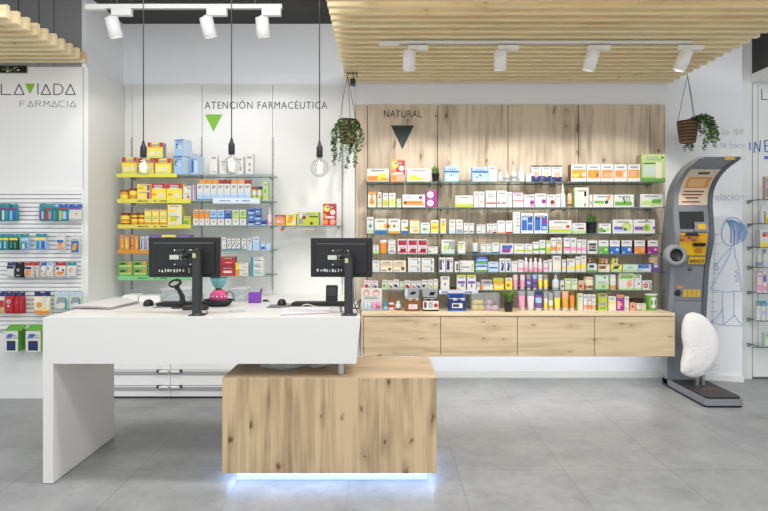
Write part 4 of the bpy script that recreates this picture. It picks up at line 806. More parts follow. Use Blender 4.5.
for rows, i in ((l1, 0), (l2, 1), (l3, 2), (l4, 3), (l5, 4)):
    put(rows, f'on the {ORL[i]} white-wall shelf', f'products on the {ORL[i]} shelf of the white wall', yl(i), PYR, zbase=Z(LROW[i], SF)+.0003)
lx = [(275, 285.4, 214.4, 'b', 'O', 'r0,.8,1,1R;r.1,.2,.8,.6F;r.1,.3,.5,.4W', 'orange and white carton'), (285.8, 296, 213.4, 'b', 'Y', 'k.1,.2,.6,.8,.2A;r.6,.1,.95,.4C', 'yellow and amber carton'), (297.6, 319, 211.6, 'b', 'I', 'sG;r.1,.55,.4,.95W;c.3,.6,.15D;r.05,.1,.25,.5S;c.65,.15,.12D;r.55,.6,.95,.7Z', 'wide lime carton with dark picture'),
      (323, 336, 203.2, 'b', 'R', fru, 'tall crimson carton with fruit picture')]
put(lx, 'on the short single shelf', 'cartons on the short single shelf', yl(2), PYR, zbase=Z(224.7, SF)+.0003)
# small sale tag and clear tray under the short shelf
t = empty('clear_tray', (X(305, 5.5), 5.5, Z(229.4, 5.5))); tag(t, 'clear flat tray hanging under the short glass shelf', 'tray')
b = MB(); b.box(-.1, .1, -.05, .05, 0, .003, acrylic); b.box(-.1, -.097, -.05, .05, .003, .018, acrylic); b.box(.097, .1, -.05, .05, .003, .018, acrylic); b.box(-.1, .1, -.05, -.047, .003, .012, mat('tray_edge', 'b9b19c', .3)); b.build('tray', t)
b = MB(); [b.tube([(s, .04, .0), (s, .04, .034)], .002, metal) for s in (-.09, .09)]; b.build('hanger', t)
b = MB(); r_ = .012; b.prism([(0, -r_*1.6), (r_*1.4, 0), (r_*1.2, r_*.8), (r_*.6, r_), (0, r_*.5), (-r_*.6, r_), (-r_*1.2, r_*.8), (-r_*1.4, 0)], -.002, 0, pm('R'), 'y'); b.tube([(0, -.001, r_*.5), (0, -.001, .03)], .001, metal)
tag(b.build('price_tag', None, (X(282, 5.44), 5.446, Z(224.7, SF)-.008-.0298)), 'small red heart tag hanging from the short shelf edge', 'tag')
# ---- things on the oak drawer unit
ZC = ZCAB; YC = 5.38
c1 = [
 (383.6, 387.6, 299, 'o', 'TT', 'C.2,.6L', 'small teal bottle'), (388.4, 394.2, 299.6, 'o', 'WR', 'C.5,.95R', 'white bottle with broad red cap'), (395.2, 401.2, 301, 'o', 'WW', 'C.05,.4D', 'white bottle with dark red label'),
 (519, 526, 291, 't', 'PW', 'C.7,1S;C.3,.5P', 'bright pink squeeze tube'), (527.8, 535.2, 291, 't', 'QW', 'C.7,1S', 'pale pink squeeze tube'), (535.8, 543.2, 291, 't', 'VW', 'C.75,1N;C.3,.6L', 'violet squeeze tube'),
 (544.2, 548.4, 291.4, 't', 'CW', 'C.6,1S;C0,.3Y', 'slim white and yellow squeeze tube'), (548.8, 554, 292, 't', 'WW', 'C.5,1S;C0,.15A', 'slim white squeeze tube'), (554.8, 561.6, 291, 't', 'YW', 'C.6,1S', 'bright yellow squeeze tube'),
 (562.8, 569.8, 291, 't', 'AW', 'C.6,1F', 'light orange squeeze tube'), (570.4, 575.6, 291, 't', 'OW', 'C.75,1U', 'deep orange squeeze tube'),
 (577.4, 583, 293, 'b', 'g', 'sI;r.3,0,1,1W', 'white carton with lime edge'), (583.4, 587.4, 294, 'b', 'W', 'r0,.1,1,.35F', 'slim white carton with peach belt, first of three'), (587.7, 591.6, 294, 'b', 'W', 'r0,.1,1,.35O;r.2,.6,.8,.7S', 'slim white carton with peach belt, second of three'), (591.9, 595.8, 294, 'b', 'W', 'r0,.1,1,.35F;r.2,.5,.8,.55S', 'slim white carton with peach belt, last of three'),
 (598.4, 607.4, 293.4, 'b', 'I', 'r.1,.3,.85,.5S;r.2,.1,.8,.2G;r.1,.9,.9,.97Z', 'lime carton with grey motif'), (608.2, 616, 296, 'b', 'W', 'r0,.1,1,.55C;r0,.45,1,.6Y', 'white carton with pale yellow lower half'), (616.4, 624, 294.2, 'b', 'M', 'r0,.82,1,1O;c.6,.4,.2F;r.1,.1,.5,.6P', 'magenta carton with orange crown'), (624.4, 629, 296, 'b', 'W', 'r.3,.1,.7,.2S', 'plain white carton beside the magenta one'),
 (630, 635.4, 302, 'b', 'F', 'c.5,.5,.25R', 'tiny salmon carton'), (636.4, 641, 303, 'b', 'C', 'c.5,.5,.25E;r0,0,1,.2S', 'tiny cream carton, first of two'), (641.4, 646, 303, 'b', 'W', 'c.5,.5,.25F;r0,0,1,.2I', 'tiny cream carton, second of two')]
put(c1, 'on the oak drawer unit', 'products on the oak drawer unit', HY-(ZC-EYE)*F/YC, YC, zbase=ZC+.0003)
def on_unit(x, Y=YC): return (X(x, Y), Y, ZC+.0003)
# pink picture display with bottles
t = empty('counter_display', on_unit(371.5)); tag(t, 'white card display with two round pink pictures on the oak drawer unit', 'display stand')
w = X(382, YC)-X(371.5, YC); h = Z(288, YC)-ZC
b = MB(); b.box(-w, w, .05, .053, 0, h, pm('W')); b.box(-w, w, -.02, .05, 0, .006, pm('W')); b.box(-w, w, -.022, -.02, 0, .03, acrylic); b.build('card_stand', t)
b = MB(); gfx(b, 2*w, h, .05, 'c.25,.78,.17F;c.25,.78,.1S;c.72,.78,.17F;c.72,.78,.1D;c.25,.74,.1Q;c.72,.74,.1Q;l.15,.5,.85,.6,2S'); b.build('print', t)
for k, (x, c_, yt) in enumerate(((363.6, 'H', 300), (367.2, 'J', 301), (372.2, 'P', 299), (376.4, 'M', 298.6))):
    o = round_item('o', x, x+3.8, yt, HY-(ZC+.0065-EYE)*F/(YC-.012), YC-.012, 'PW'[0] if k > 1 else 'H', 'W', 'C.1,.6'+c_); tag(o, ('clear pale blue bottle', 'clear green tinted bottle', 'pink bottle', 'magenta labelled bottle')[k]+' in the pink picture card display', 'bottle', 'bottles in the card display')
def tray_display(x0, x1, ytop, col, lab, card, label, items):
    cx = (x0+x1)/2; w = (X(x1, YC)-X(x0, YC))/2; t = empty('tray_display', on_unit(cx, 5.335)); tag(t, label, 'display box')
    zc = Z(299.5, YC)-ZC; h = Z(ytop, YC)-ZC
    b = MB(); m = pm(col); b.box(-w, w, 0, .002, 0, zc, m); b.box(-w, w, .08, .082, 0, h, m); b.box(-w, w, 0, .08, 0, .002, m)
    for s in (-w, w-.002): b.prism([(0.002, 0), (.08, 0), (.08, h*.7), (.04, zc), (0.002, zc)], s, s+.002, m, 'x')
    b.build('tray', t); b = MB(); gfx(b, 2*w, zc, 0, lab); b.build('front_label', t); b = MB(); b2 = gfx(b, 2*w, h, .08, card); b.build('header_print', t)
    for k in range(4):
        a = -w+.006+k*(2*w-.012)/4; b = MB(); b.box(a+.001, a+(2*w-.012)/4-.001, .02, .07, .003, zc*1.12+.004*(k % 2), pm(items[k % len(items)]), mt=pm('W'))
        o = b.build('small_pack', None, tuple(t.location)); tag(o, f'{("first", "second", "third", "last")[k]} slim packet inside the {label.split(" with")[0]}', 'packet', 'packets in the '+label.split(' with')[0])
tray_display(405, 419.4, 288.5, 'U', 'r.25,.2,.85,.65W;l.35,.3,.75,.55,2P', 'r0,.55,1,1S;r.02,.62,.2,.98H;k.35,.72,.7,.86,.12K', 'plain brown tray display with grey header', 'UE')
tray_display(423.2, 438.4, 288.5, 'K', 'r0,.15,1,.98W;r.06,.3,.22,.85D;r.36,.3,.62,.85S;c.83,.55,.2R;l.4,.4,.6,.7,2L', 'r0,.6,1,1S;k.4,.68,.75,.85,.12K;l.1,.45,.9,.55,2E', 'black and white tray display with red spots', 'UK')
tray_display(448.6, 466, 291.5, 'N', 'r.1,.3,.8,.75W;r.06,.3,.2,.85N;l.25,.4,.6,.65,1N;r0,0,1,.15B', 'r0,.5,1,.92B;r.1,.62,.9,.85N;r0,.92,1,1W;l.15,.3,.85,.45,2T', 'blue tray display with white front label', 'NH')
# acrylic cube with yellow and pink sweets
t = empty('acrylic_case', on_unit(485.5, 5.36)); tag(t, 'clear acrylic case filled with yellow and pink bags on the drawer unit', 'case'); w = (X(500, YC)-X(472, YC))/2; h = Z(292.8, YC)-ZC
b = MB()
for q in ((-w, w, 0, .002, 0, h), (-w, w, .12, .122, 0, h), (-w, -w+.002, .002, .12, 0, h), (w-.002, w, .002, .12, 0, h), (-w, w, 0, .122, h, h+.002), (-.001, .001, .002, .12, 0, h)): b.box(*q, acrylic)
b.build('case_wall', t)
def lump(name, loc, rx, ry, rz_, m, seed, amp=.25, n=18, sc=3.0, sq=1.0):
    b = MB(); vs = []; fs = []; K = n//2
    for k in range(K+1):
        ph = math.pi*k/K
        for i in range(n):
            a = 2*math.pi*i/n; d = Vector((math.sin(ph)*math.cos(a), math.sin(ph)*math.sin(a), -math.cos(ph)))
            f = 1+amp*noise.noise(d*sc+Vector((seed, seed*.7, 0)))
            vs.append((d.x*rx*f, d.y*ry*f, max(0, (d.z*f+1)*rz_)))
    for k in range(K):
        for i in range(n): j = (i+1) % n; fs.append((k*n+i, k*n+j, (k+1)*n+j, (k+1)*n+i))
    b.add(vs, fs, m, True); return b.build(name, None, loc)
wl = t.location
rnd = random.Random(3)
for s, cs, nm in ((-1, 'YYY', 'yellow'), (1, 'PQM', 'pink')):
    k = 0
    for (dx, dy, dz) in ((-.028, .03, 0), (.028, .03, 0), (0, .085, 0), (-.02, .05, .045), (.022, .06, .045)):
        o = lump('sweet_bag', (wl.x+s*w/2+dx, wl.y+dy+.003, wl.z+dz+.001), .032, .026, .023, pm(cs[k % 3] if dz == 0 else ('Y' if s < 0 else 'D' if k == 4 else 'P')), k+s*3.3, .2)
        tag(o, f'small {nm} bag, {("front", "front inner", "back", "upper", "upper inner")[k]} one, in the acrylic case', 'bag', 'bags in the acrylic case'); k += 1
# woven basket behind the tiny cartons and the green bucket
b = MB(); M_ = mat('dark_wicker', '6b5138', .8)
for i in range(7): b.tube([(.055*(1+.02*i)*math.cos(a*.3142), .035*(1+.02*i)*math.sin(a*.3142), .006+i*.012) for a in range(21)], .0065, M_, 6)
b.lathe([(.05, 0), (.056, .085)], mat('dark_wicker_in', '3f3022', .9), 20, sy=.62)
tag(b.build('wicker_basket', None, (X(636.5, 5.58), 5.58, ZC)), 'small brown woven basket behind the tiny cartons on the drawer unit', 'basket')
t = empty('product_tub', on_unit(654.3, 5.38)); tag(t, 'green and white tapered tub with round white label beside the weighing machine', 'tub'); t.location.y += .06
r_ = (X(660.6, YC)-X(648.4, YC))/2; h = Z(294, YC)-ZC
b = MB(); b.lathe([(r_*.82, 0), (r_*.84, .004), (r_*.98, h*.92)], pm('G'), 26)
vs = []
for i in range(20):
    a = 2*math.pi*i/20; ang = -math.pi/2+math.cos(a)*.72; zz = h*.48+math.sin(a)*h*.36; rr = r_*(.84+.14*zz/(h*.92))*1.012; vs.append((rr*math.cos(ang), rr*math.sin(ang), zz))
vs.append((0, -r_*.945, h*.48)); b.add(vs, [(20, i, (i+1) % 20) for i in range(20)], pm('W'), True)
b.build('body', t); b = MB(); b.lathe([(r_, 0), (r_*1.03, .003), (r_*1.03, h*.08), (r_, h*.085)], pm('W'), 26, (0, 0, h*.92)); b.build('lid', t)
# grass pots
def grass(x, yb, yp, yt, Y, z, w, label, spread=.5, n=70, long=False):
    t = empty('potted_grass', (X(x, Y), Y+.045, z)); tag(t, label, 'potted plant'); r = w/2*Y/F; hp = Z(yp, Y)-z; hg = Z(yt, Y)-z-hp
    b = MB(); b.lathe([(r*.72, 0), (r*.76, .003), (r*.98, hp-.008), (r*1.03, hp-.008), (r*1.03, hp), (r*.9, hp), (r*.88, hp-.01)], mat('pot_dark', '2b2d30', .5), 24, cap=False); b.lathe([(.001, 0), (r*.72, 0)][::-1], mat('pot_dark', '2b2d30'), 24, cap=False); b.lathe([(.001, hp-.01), (r*.9, hp-.01)][::-1], mat('soil', '2e231a', .9), 24, cap=False); b.build('pot', t)
    b = MB(); rn = random.Random(int(x)); cols = [mat('grass_%d' % i, c, .5) for i, c in enumerate(('3e6b24', '5b8f33', '2c5220', '7ba648'))]
    for i in range(n):
        a = rn.uniform(0, 6.283); q = r*.8*math.sqrt(rn.random()); bx, by = q*math.cos(a), q*math.sin(a); L_ = hg*rn.uniform(.55, 1.05); lean = spread*rn.uniform(.1, 1)*L_; wd_ = .0028 if not long else .0045; nx, ny = -math.sin(a)*wd_, math.cos(a)*wd_
        p = [(bx+lean*math.cos(a)*u**2, by+lean*math.sin(a)*u**2, hp-.008+L_*u*(1-.15*u*spread)) for u in (0, .4, .75, 1)]; ws = (1, .9, .55, .05); vs = []
        for (qx, qy, qz), s in zip(p, ws): vs += [(qx-nx*s, qy-ny*s, qz), (qx+nx*s, qy+ny*s, qz), (qx+ny*s*.5, qy-nx*s*.5, qz)]
        b.add(vs, [f for k in range(3) for f in ((3*k, 3*k+1, 3*k+4, 3*k+3), (3*k+1, 3*k+2, 3*k+5, 3*k+4), (3*k+2, 3*k, 3*k+3, 3*k+5))], cols[i % 4])
    b.build('grass', t)
grass(436, 181, 172.5, 163, 5.48, Z(181, SF)+.0003, 8, 'short green grass in a dark pot on the topmost oak-wall shelf', .35)
grass(593, 233, 221, 211, 5.48, Z(233, SF)+.0003, 11, 'bushy green grass in a black pot on the third oak-wall shelf', .45, 90)
grass(509.5, 308, 301, 287, 5.27, ZC+.0003, 10, 'long bladed green plant in a black pot on the oak drawer unit', .75, 45, True)
# ================================================================= on the service counter
def CYY(y): return F*(EYE-.923)/(y-HY)      # distance of a point lying on the counter
zT = .9232
def monitor(c, zt, zb, w, rz, px0, px1, ptop, label, ports, Yp):
    cx, cy = c; t = empty('monitor', (X((px0+px1)/2, Yp), Yp, zT)); tag(t, label, 'monitor', 'monitors on the service counter'); ox = cx-t.location.x; oy = cy-Yp
    M = Matrix.Translation((ox, oy, -zT)) @ Matrix.Rotation(rz, 4, 'Z')
    b = MB(); b.cbox(-w/2, w/2, -.012, .012, zb, zt, black, .004, M)
    b.cbox(-w/2+.03, w/2-.03, -.030, -.010, zb+.02, zt-.03, mat('monitor_back', '171718', .55), .008, M); b.build('screen_housing', t)
    b = MB(); zc = (zt+zb)/2
    b.box(-w/2+.006, w/2-.006, .0121, .0125, zb+.012, zt-.006, mat('screen_glass', '0c0d10', .1), M); b.build('screen', t)
    b = MB(); b.cbox(-.055, .055, -.040, -.030, zc-.05, zc+.045, blackm, .003, M)
    for sx in (-1, 1):
        for sz in (-1, 1): b.lathe([(.005, 0), (.005, .004), (.003, .006)], chrome, 10, M=M @ Matrix.Translation((sx*.045, -.04, zc+sz*.04)) @ Matrix.Rotation(R(90), 4, 'X'))
    b.build('mount_plate', t)
    lab = mat('label_silver', 'c6c8c0', .4); lab2 = mat('label_cream', 'b9ba86', .5)
    b = MB(); b.box(-.075, -.022, -.0415, -.040, zc-.012, zc+.014, lab, M); b.box(-.012, .014, -.0415, -.0405, zc-.012, zc+.014, lab, M); b.build('type_label', t)
    b = MB(); rn = random.Random(ports)
    xx = -.14
    while xx < .0:
        q = rn.uniform(.004, .013); b.box(xx, xx+q, -.0312, -.030, zb+.03+rn.uniform(0, .006), zb+.043+rn.uniform(0, .007), lab, M); xx += q+rn.uniform(.003, .012)
    b.box(-w/2+.24, -w/2+.243, -.0312, -.03, zb+.025, zb+.055, lab, M); b.build('port_marking', t)
    b = MB(); pw = (X(px1, Yp)-X(px0, Yp))/2; zp = Z(ptop, Yp)-zT
    b.cbox(-pw, pw, -.016, .016, .004, zp, blackm, .003); b.box(-pw+.008, pw-.008, -.0165, -.016, .02, zp-.01, mat('post_slot', '2e2e31', .35)); b.build('post', t)
    b = MB(); b.cbox(-pw-.018, pw+.024, -.03, .05, 0, .006, blackm, .002); b.lathe([(.03, 0), (.024, .012)], blackm, 16, (0, .0, .005)); b.build('foot_plate', t)
    b = MB(); q = M @ Vector((0, -.04, zc)); b.tube([(0, 0, zp-.012), (0, -.004, zp+.012), ((q.x)*.5, q.y*.4-.012, (q.z+zp)/2+.012), tuple(q)], [.014, .014, .011, .013], blackm, 10)
    b.lathe([(.017, -.02), (.019, -.016), (.019, .016), (.017, .02)], blackm, 16, (0, 0, zp+.005)); b.cbox(-.02, -.001, -.022, -.016, zp-.03, zp-.004, lab2, .001); b.build('arm', t)
    b = MB(); b.tube([(q.x+.03, q.y, q.z-.02), (q.x+.05, q.y-.012, q.z-.07), (pw+.006, .0, zp-.12), (pw+.004, .002, zp-.22), (pw+.008, .012, .06), (pw+.03, .03, .008)], .0028, black, 6)
    b.tube([(q.x+.0, q.y, q.z+.03), (q.x+.03, q.y-.02, q.z+.055), (.02, -.01, zp+.03), (.012, .012, zp-.05)], .003, black, 6); b.build('cable', t)
    return t
YM = 3.50
zt1, zb1 = Z(236.5, YM), Z(276.6, YM)
monitor((X(184.9, YM), YM), zt1, zb1, X(220.4, YM)-X(149.2, YM), R(.5), 192.7, 201.2, 252, 'black monitor seen from behind on a post, in front of the coloured strip shelves', 3, 3.415)
monitor((X(341.6, YM), YM), Z(237.3, YM), Z(276.5, YM), X(372.4, YM)-X(311.2, YM)+.004, R(-4), 344.4, 352.8, 257, 'black monitor seen from behind on a post, beside the oak shelves', 5, 3.415)
def keyboard(x0, x1, yf, label):
    Y = CYY(yf); w = X(x1, Y)-X(x0, Y); t = empty('keyboard', ((X(x0, Y)+X(x1, Y))/2, Y, zT)); tag(t, label, 'keyboard')
    b = MB(); b.prism([(0, 0), (.15, 0), (.15, .014), (0, .022)], -w/2, w/2, black, 'x'); b.build('base', t)
    b = MB(); n = 14
    for r_ in range(5):
        for k in range(n):
            u = -w/2+.01+(w-.02)*k/n; b.box(u, u+(w-.02)/n-.003, .012+r_*.026, .034+r_*.026, .012, .0245-.0012*r_, mat('key_grey', '303034', .5))
    o = b.build('key_field', t)
keyboard(156, 214, 306, 'black keyboard behind the first monitor post and scanner'); keyboard(291, 352, 306, 'black keyboard beside the upright terminal on the counter')
def mouse(x, y, w, label):
    Y = CYY(y); t = empty('computer_mouse', (X(x, Y), Y, zT)); tag(t, label, 'mouse'); r = w*Y/F/2
    b = MB(); b.lathe([(r*.96, 0), (r, .008), (r*.93, .022), (r*.7, .034), (r*.35, .040), (.001, .041)], black, 20, (0, r*1.3, 0), sy=1.5); b.build('body', t)
    b = MB(); b.lathe([(.006, -.003), (.006, .003)], mat('wheel_grey', '55565a'), 12, M=Matrix.Translation((0, r*.7, .036)) @ Matrix.Rotation(R(90), 4, 'Y')); b.build('scroll_wheel', t)
    b = MB(); b.tube([(0, r*2.7, .01), (.01, r*3.0, .004), (.03, r*3.1, .003), (.045, r*2.8, .003)], .002, black, 6); b.build('cable', t)
mouse(146, 306, 9.6, 'black mouse beside the magazines on the counter'); mouse(280.8, 305.4, 9, 'black mouse beside the thin mouse mat')
b = MB(); Y = CYY(307.6); b.cbox(X(266, Y), X(289, Y), Y, Y+.16, 0, .003, mat('mat_grey', '6c6f70', .6), .0008)
tag(b.build('mouse_mat', None, (0, 0, zT)), 'thin grey mat in front of the second mouse', 'mouse mat')
# hand scanner on a goose-neck stand
Y = CYY(308); t = empty('barcode_scanner', (X(177.5, Y), Y+.02, zT)); tag(t, 'black barcode scanner with open ring head on a curved stand', 'scanner')
s = Y/F
b = MB(); b.lathe([(.045, 0), (.045, .006), (.03, .012), (.012, .016)], black, 22, sy=.8); b.build('base', t)
P = lambda x, y: ((x-177.5)*s, 0, (308-y)*s)
b = MB(); b.tube([P(180, 307), P(181.5, 302), P(181, 296), P(178.5, 291), P(176, 288)], [.024, .019, .016, .013, .011], black, 12); b.build('handle', t)
b = MB(); ring = [((174.2-177.5)*s+5.6*s*math.cos(a), -.01+.012*math.sin(a), (308-283)*s+3.3*s*math.sin(a+.25)) for a in [i*2*math.pi/20 for i in range(21)]]
b.tube(ring, [.0062+.003*(math.cos(i*2*math.pi/20) > .3) for i in range(21)], black, 8, cap=False); b.cbox((174-177.5)*s, (178.5-177.5)*s, -.012, .012, (308-289.5)*s, (308-286.5)*s, black, .003); b.build('ring_head', t)
b = MB(); b.tube([(.02, .02, .01), (-.03, .05, .003), (-.1, .04, .003), (-.16, .0, .003)], .0022, black, 6); b.build('cable', t)
Y = CYY(310); b = MB(); w = X(205.5, Y)-X(182, Y); b.cbox(-w/2, w/2, 0, .07, 0, .026, black, .004); b.box(-w/2+.01, w/2-.01, -.0008, 0, .008, .012, mat('slot_dark', '3a3a3d'))
tag(b.build('receipt_box', None, ((X(205.5, Y)+X(182, Y))/2, Y, zT)), 'low black device box behind the first monitor post', 'device')
# tray with pink pouch and teal cup
Y = CYY(307); t = empty('gift_tray', (X(216, Y), Y+.06, zT)); tag(t, 'black curved tray holding a pink dotted pouch and a teal cup', 'tray'); s = Y/F
b = MB(); b.lathe([(.05, 0), (.075, .012), (.098, .045), (.092, .045), (.07, .016), (.001, .008)], black, 28, cap=False, sy=.6); b.tube([((math.cos(a))*.03+.07, 0, .03+.065*math.sin(a)) for a in [i*math.pi/12 for i in range(13)]], .003, blackm, 6); b.build('tray', t)
b = MB(); K = 10; n = 20; vs = []; fs = []
for k in range(K+1):
    ph = math.pi*k/K/1.0
    for i in range(n):
        a = 2*math.pi*i/n; f = 1+.08*math.sin(a*5+k)
        vs.append((math.sin(ph)*math.cos(a)*.066*f*(1-.25*(k/K)), math.sin(ph)*math.sin(a)*.04*f, .012+.05*(1-math.cos(ph))))
for k in range(K):
    for i in range(n): j = (i+1) % n; fs.append((k*n+i, k*n+j, (k+1)*n+j, (k+1)*n+i))
b.add(vs, fs, mat('pouch_pink', 'cf4a80', .5), True)
for i in range(14):
    a = -2.9+2.7*(i % 7)/6; zz = .035+.03*(i//7); rr = .062; b.lathe([(.001, 0), (.005, .0), (.004, .002)], mat('dot_white', 'f3e9ee'), 8, M=Matrix.Translation((rr*math.cos(a), .041*math.sin(a), zz)) @ Matrix.Rotation(R(90), 4, 'X'))
b.build('pouch', t)
b = MB(); tl = mat('cup_teal', '6ea9ae', .35); b.lathe([(.018, 0), (.03, .012), (.046, .045), (.056, .075), (.053, .075), (.043, .046), (.026, .014), (.001, .006)], tl, 24, (0, 0, .112), cap=False, sy=.7); b.tube([(.056*math.cos(a), .04*math.sin(a), .187) for a in [i*math.pi/10 for i in range(21)]], .0022, black, 6, cap=False)
b.lathe([(.02, 0), (.02, .012)], black, 16, (0, 0, .104)); b.build('cup', t)
# coin dish
Y = CYY(312); b = MB(); b.lathe([(.03, 0), (.048, .002), (.052, .007), (.049, .007), (.03, .003), (.001, .003)], acrylic, 28, cap=False)
tag(b.build('coin_dish', None, (X(235, Y), Y+.045, zT)), 'clear shallow round dish on the counter between the two monitors', 'dish')
# purple pen box
Y = 4.0; t = empty('pen_box', (X(254, Y), Y, zT)); tag(t, 'small purple open box with leaflets at the back edge of the counter', 'box'); w = (X(259.7, Y)-X(248.3, Y))/2; h = Z(292.5, Y)-zT; pu = mat('box_purple', '7c3fa8', .5)
b = MB(); b.box(-w, w, 0, .003, 0, h, pu); b.box(-w, w, .055, .058, 0, h, pu); b.box(-w, -w+.003, .003, .055, 0, h, pu); b.box(w-.003, w, .003, .055, 0, h, pu); b.box(-w, w, 0, .058, 0, .003, pu); b.build('box', t)
b = MB(); M = Matrix.Translation((w-.016, .03, .01)) @ Matrix.Rotation(R(16), 4, 'Y'); b.box(-.007, .007, -.002, .002, 0, h+.03, mat('leaflet_beige', 'b9ae94'), M); b.box(-.006, .008, -.006, -.004, 0, h+.02, mat('leaflet_violet', '6a4590'), M); b.box(-.04, .0, .004, .02, 0.0, h-.012, pm('W')); b.build('leaflet', t)
# card terminal / phone
Y = CYY(304); t = empty('card_terminal', (X(331.5, Y), Y, zT)); tag(t, 'black upright terminal seen from behind next to the second monitor post', 'terminal')
b = MB(); M = Matrix.Rotation(R(-12), 4, 'X'); w = .039; b.cbox(-w, w, 0, .024, .012, .128, black, .006, M); b.cbox(-w+.01, w-.01, -.004, 0, .05, .11, mat('terminal_grey', '2c2c30'), .002, M); b.build('housing', t)
b = MB(); b.cbox(-.045, .045, -.02, .07, 0, .014, black, .004); b.build('base', t)
b = MB(); b.tube([(.01, 0, .02), (.02, -.04, .006), (0, -.06, .003), (-.02, -.03, .003)], .0025, black, 6); b.build('cable', t)
# papers
def sheets(name, quad, n, edge, label, cat, th=.0016, curl=0):
    t = empty(name, (quad[0][0], quad[0][1], zT)); tag(t, label, cat); q0 = Vector((*quad[0], 0))
    for k in range(n):
        b = MB(); N_ = 8; vs = []
        for j in range(N_+1):
            u = j/N_
            for v in (0, 1):
                p = Vector((*quad[0], 0)).lerp(Vector((*quad[1], 0)), u).lerp(Vector((*quad[3], 0)).lerp(Vector((*quad[2], 0)), u), v)-q0
                z = k*th*1.6+curl*math.sin(u*3.0)*(.3+.7*v)*(1 if curl else 0)
                vs += [(p.x, p.y, z), (p.x, p.y, z+th)]
        fs = []
        for j in range(N_):
            a = 4*j; fs += [(a+1, a+5, a+7, a+3), (a, a+2, a+6, a+4), (a, a+4, a+5, a+1), (a+2, a+3, a+7, a+6)]
        fs += [(0, 1, 3, 2), (4*N_, 4*N_+2, 4*N_+3, 4*N_+1)]
        b.add(vs, fs, mat('paper_'+edge[k % len(edge)], edge[k % len(edge)], .6)); b.build('sheet', t)
sheets('leaflet_stack', [(X(281, 3.40), 3.405), (X(331, 3.5), 3.50), (X(329, 3.75), 3.75), (X(281, 3.7), 3.70)], 3, ['c0447a', 'd9d4d6', 'd6d4d8'], 'white leaflets with a pink lower edge in front of the second keyboard', 'leaflets')
sheets('magazine_stack', [(X(73, 3.72), 3.70), (X(112, 3.68), 3.66), (X(139, 3.98), 3.98), (X(100, 4.04), 4.04)], 5, ['7c4a70', 'd8d4d0', '9a7f92', 'd4d0cc', 'cfccca'], 'curled white magazines with purple edges near the leg end of the counter', 'magazines', .0022, .018)
b = MB(); yel_ = mat('thin_cable_white', 'd9d6cc', .5)
b.tube([(X(300, 3.75), 3.78, .003), (X(304, 3.75), 3.74, .02), (X(308, 3.72), 3.72, .026), (X(313, 3.72), 3.74, .012), (X(318, 3.72), 3.78, .003)], .003, yel_, 6)
tag(b.build('cable_loop', None, (0, 0, zT)), 'white cable loop lying before the second keyboard', 'cable')
b = MB(); Yc = 3.5
b.tube([(X(341, Yc), Yc, .004), (X(339.5, Yc), Yc+.02, .035), (X(342, Yc), Yc+.05, .06), (X(347, Yc), Yc+.09, .03), (X(353, Yc), Yc+.12, .01), (X(357, Yc), Yc+.1, .05), (X(360, Yc), Yc+.14, .065), (X(358, 3.6), 3.66, .01), (X(352, 3.6), 3.7, .004)], .0032, black, 6)
b.tube([(X(342, Yc), Yc+.02, .004), (X(340.5, Yc), Yc+.06, .03), (X(345, Yc), Yc+.1, .045), (X(350, Yc), Yc+.13, .02), (X(357, Yc), Yc+.16, .004)], .003, black, 6)
tag(b.build('cable_bundle', None, (0, 0, zT)), 'tangled black cables around the second monitor post', 'cable')
# on the low white cabinet behind
def boxy(x0, x1, yt, label, m, Y=5.12, gf=None, name='white_box', cat='box'):
    w = (X(x1, Y)-X(x0, Y))/2; h = Z(yt, Y)-.8005; b = MB(); b.prism([(-w, 0), (w, 0), (w, h*.75), (w*.8, h), (-w*.8, h), (-w, h*.75)], 0, .14, m, 'y')
    if gf: gfx(b, 2*w, h, 0, gf)
    return tag(b.build(name, None, (X((x0+x1)/2, Y), Y, .8005)), label, cat)
boxy(122.5, 137.6, 294.6, 'rounded white box with small dark print behind the counter', white_pl, gf='r.15,.35,.4,.55V')
boxy(139, 160, 295.2, 'wide white box behind the counter mouse', white_pl)
def cleartray(x0, x1, yt, label, Y=5.14):
    w = (X(x1, Y)-X(x0, Y))/2; h = Z(yt, Y)-.8005; t = empty('clear_tray', (X((x0+x1)/2, Y), Y, .8005)); tag(t, label, 'tray')
    b = MB()
    for q in ((-w, w, 0, .003, 0, h), (-w, w, .15, .153, 0, h), (-w, -w+.003, .003, .15, 0, h), (w-.003, w, .003, .15, 0, h), (-w, w, 0, .153, 0, .003)): b.box(*q, acrylic)
    b.build('tray', t); b = MB(); b.box(-w-.004, w+.004, -.004, .003, h, h+.005, white_pl); b.box(-w-.004, w+.004, .15, .157, h, h+.005, white_pl); b.build('rim', t)
    b = MB()
    for k in range(4): b.box(-w+.01+.02*k, w-.02, .02, .12, .004+k*.012, .012+k*.012, mat('pale_paper', 'e4e6ea'))
    b.build('paper_stack', t)
cleartray(160.6, 190.5, 288.8, 'clear tray with papers behind the scanner on the low cabinet'); cleartray(231.5, 246.6, 288.6, 'clear tray with papers beside the purple box on the low cabinet')
b = MB(); b.cbox(-.02, .02, 0, .05, 0, .018, black, .004); b.tube([(.02, .02, .009), (.05, .0, .004)], .003, black, 6)
tag(b.build('tape_roll_holder', None, (X(265, 5.1), 5.09, .8005)), 'tiny black gadget beyond the purple box', 'gadget')
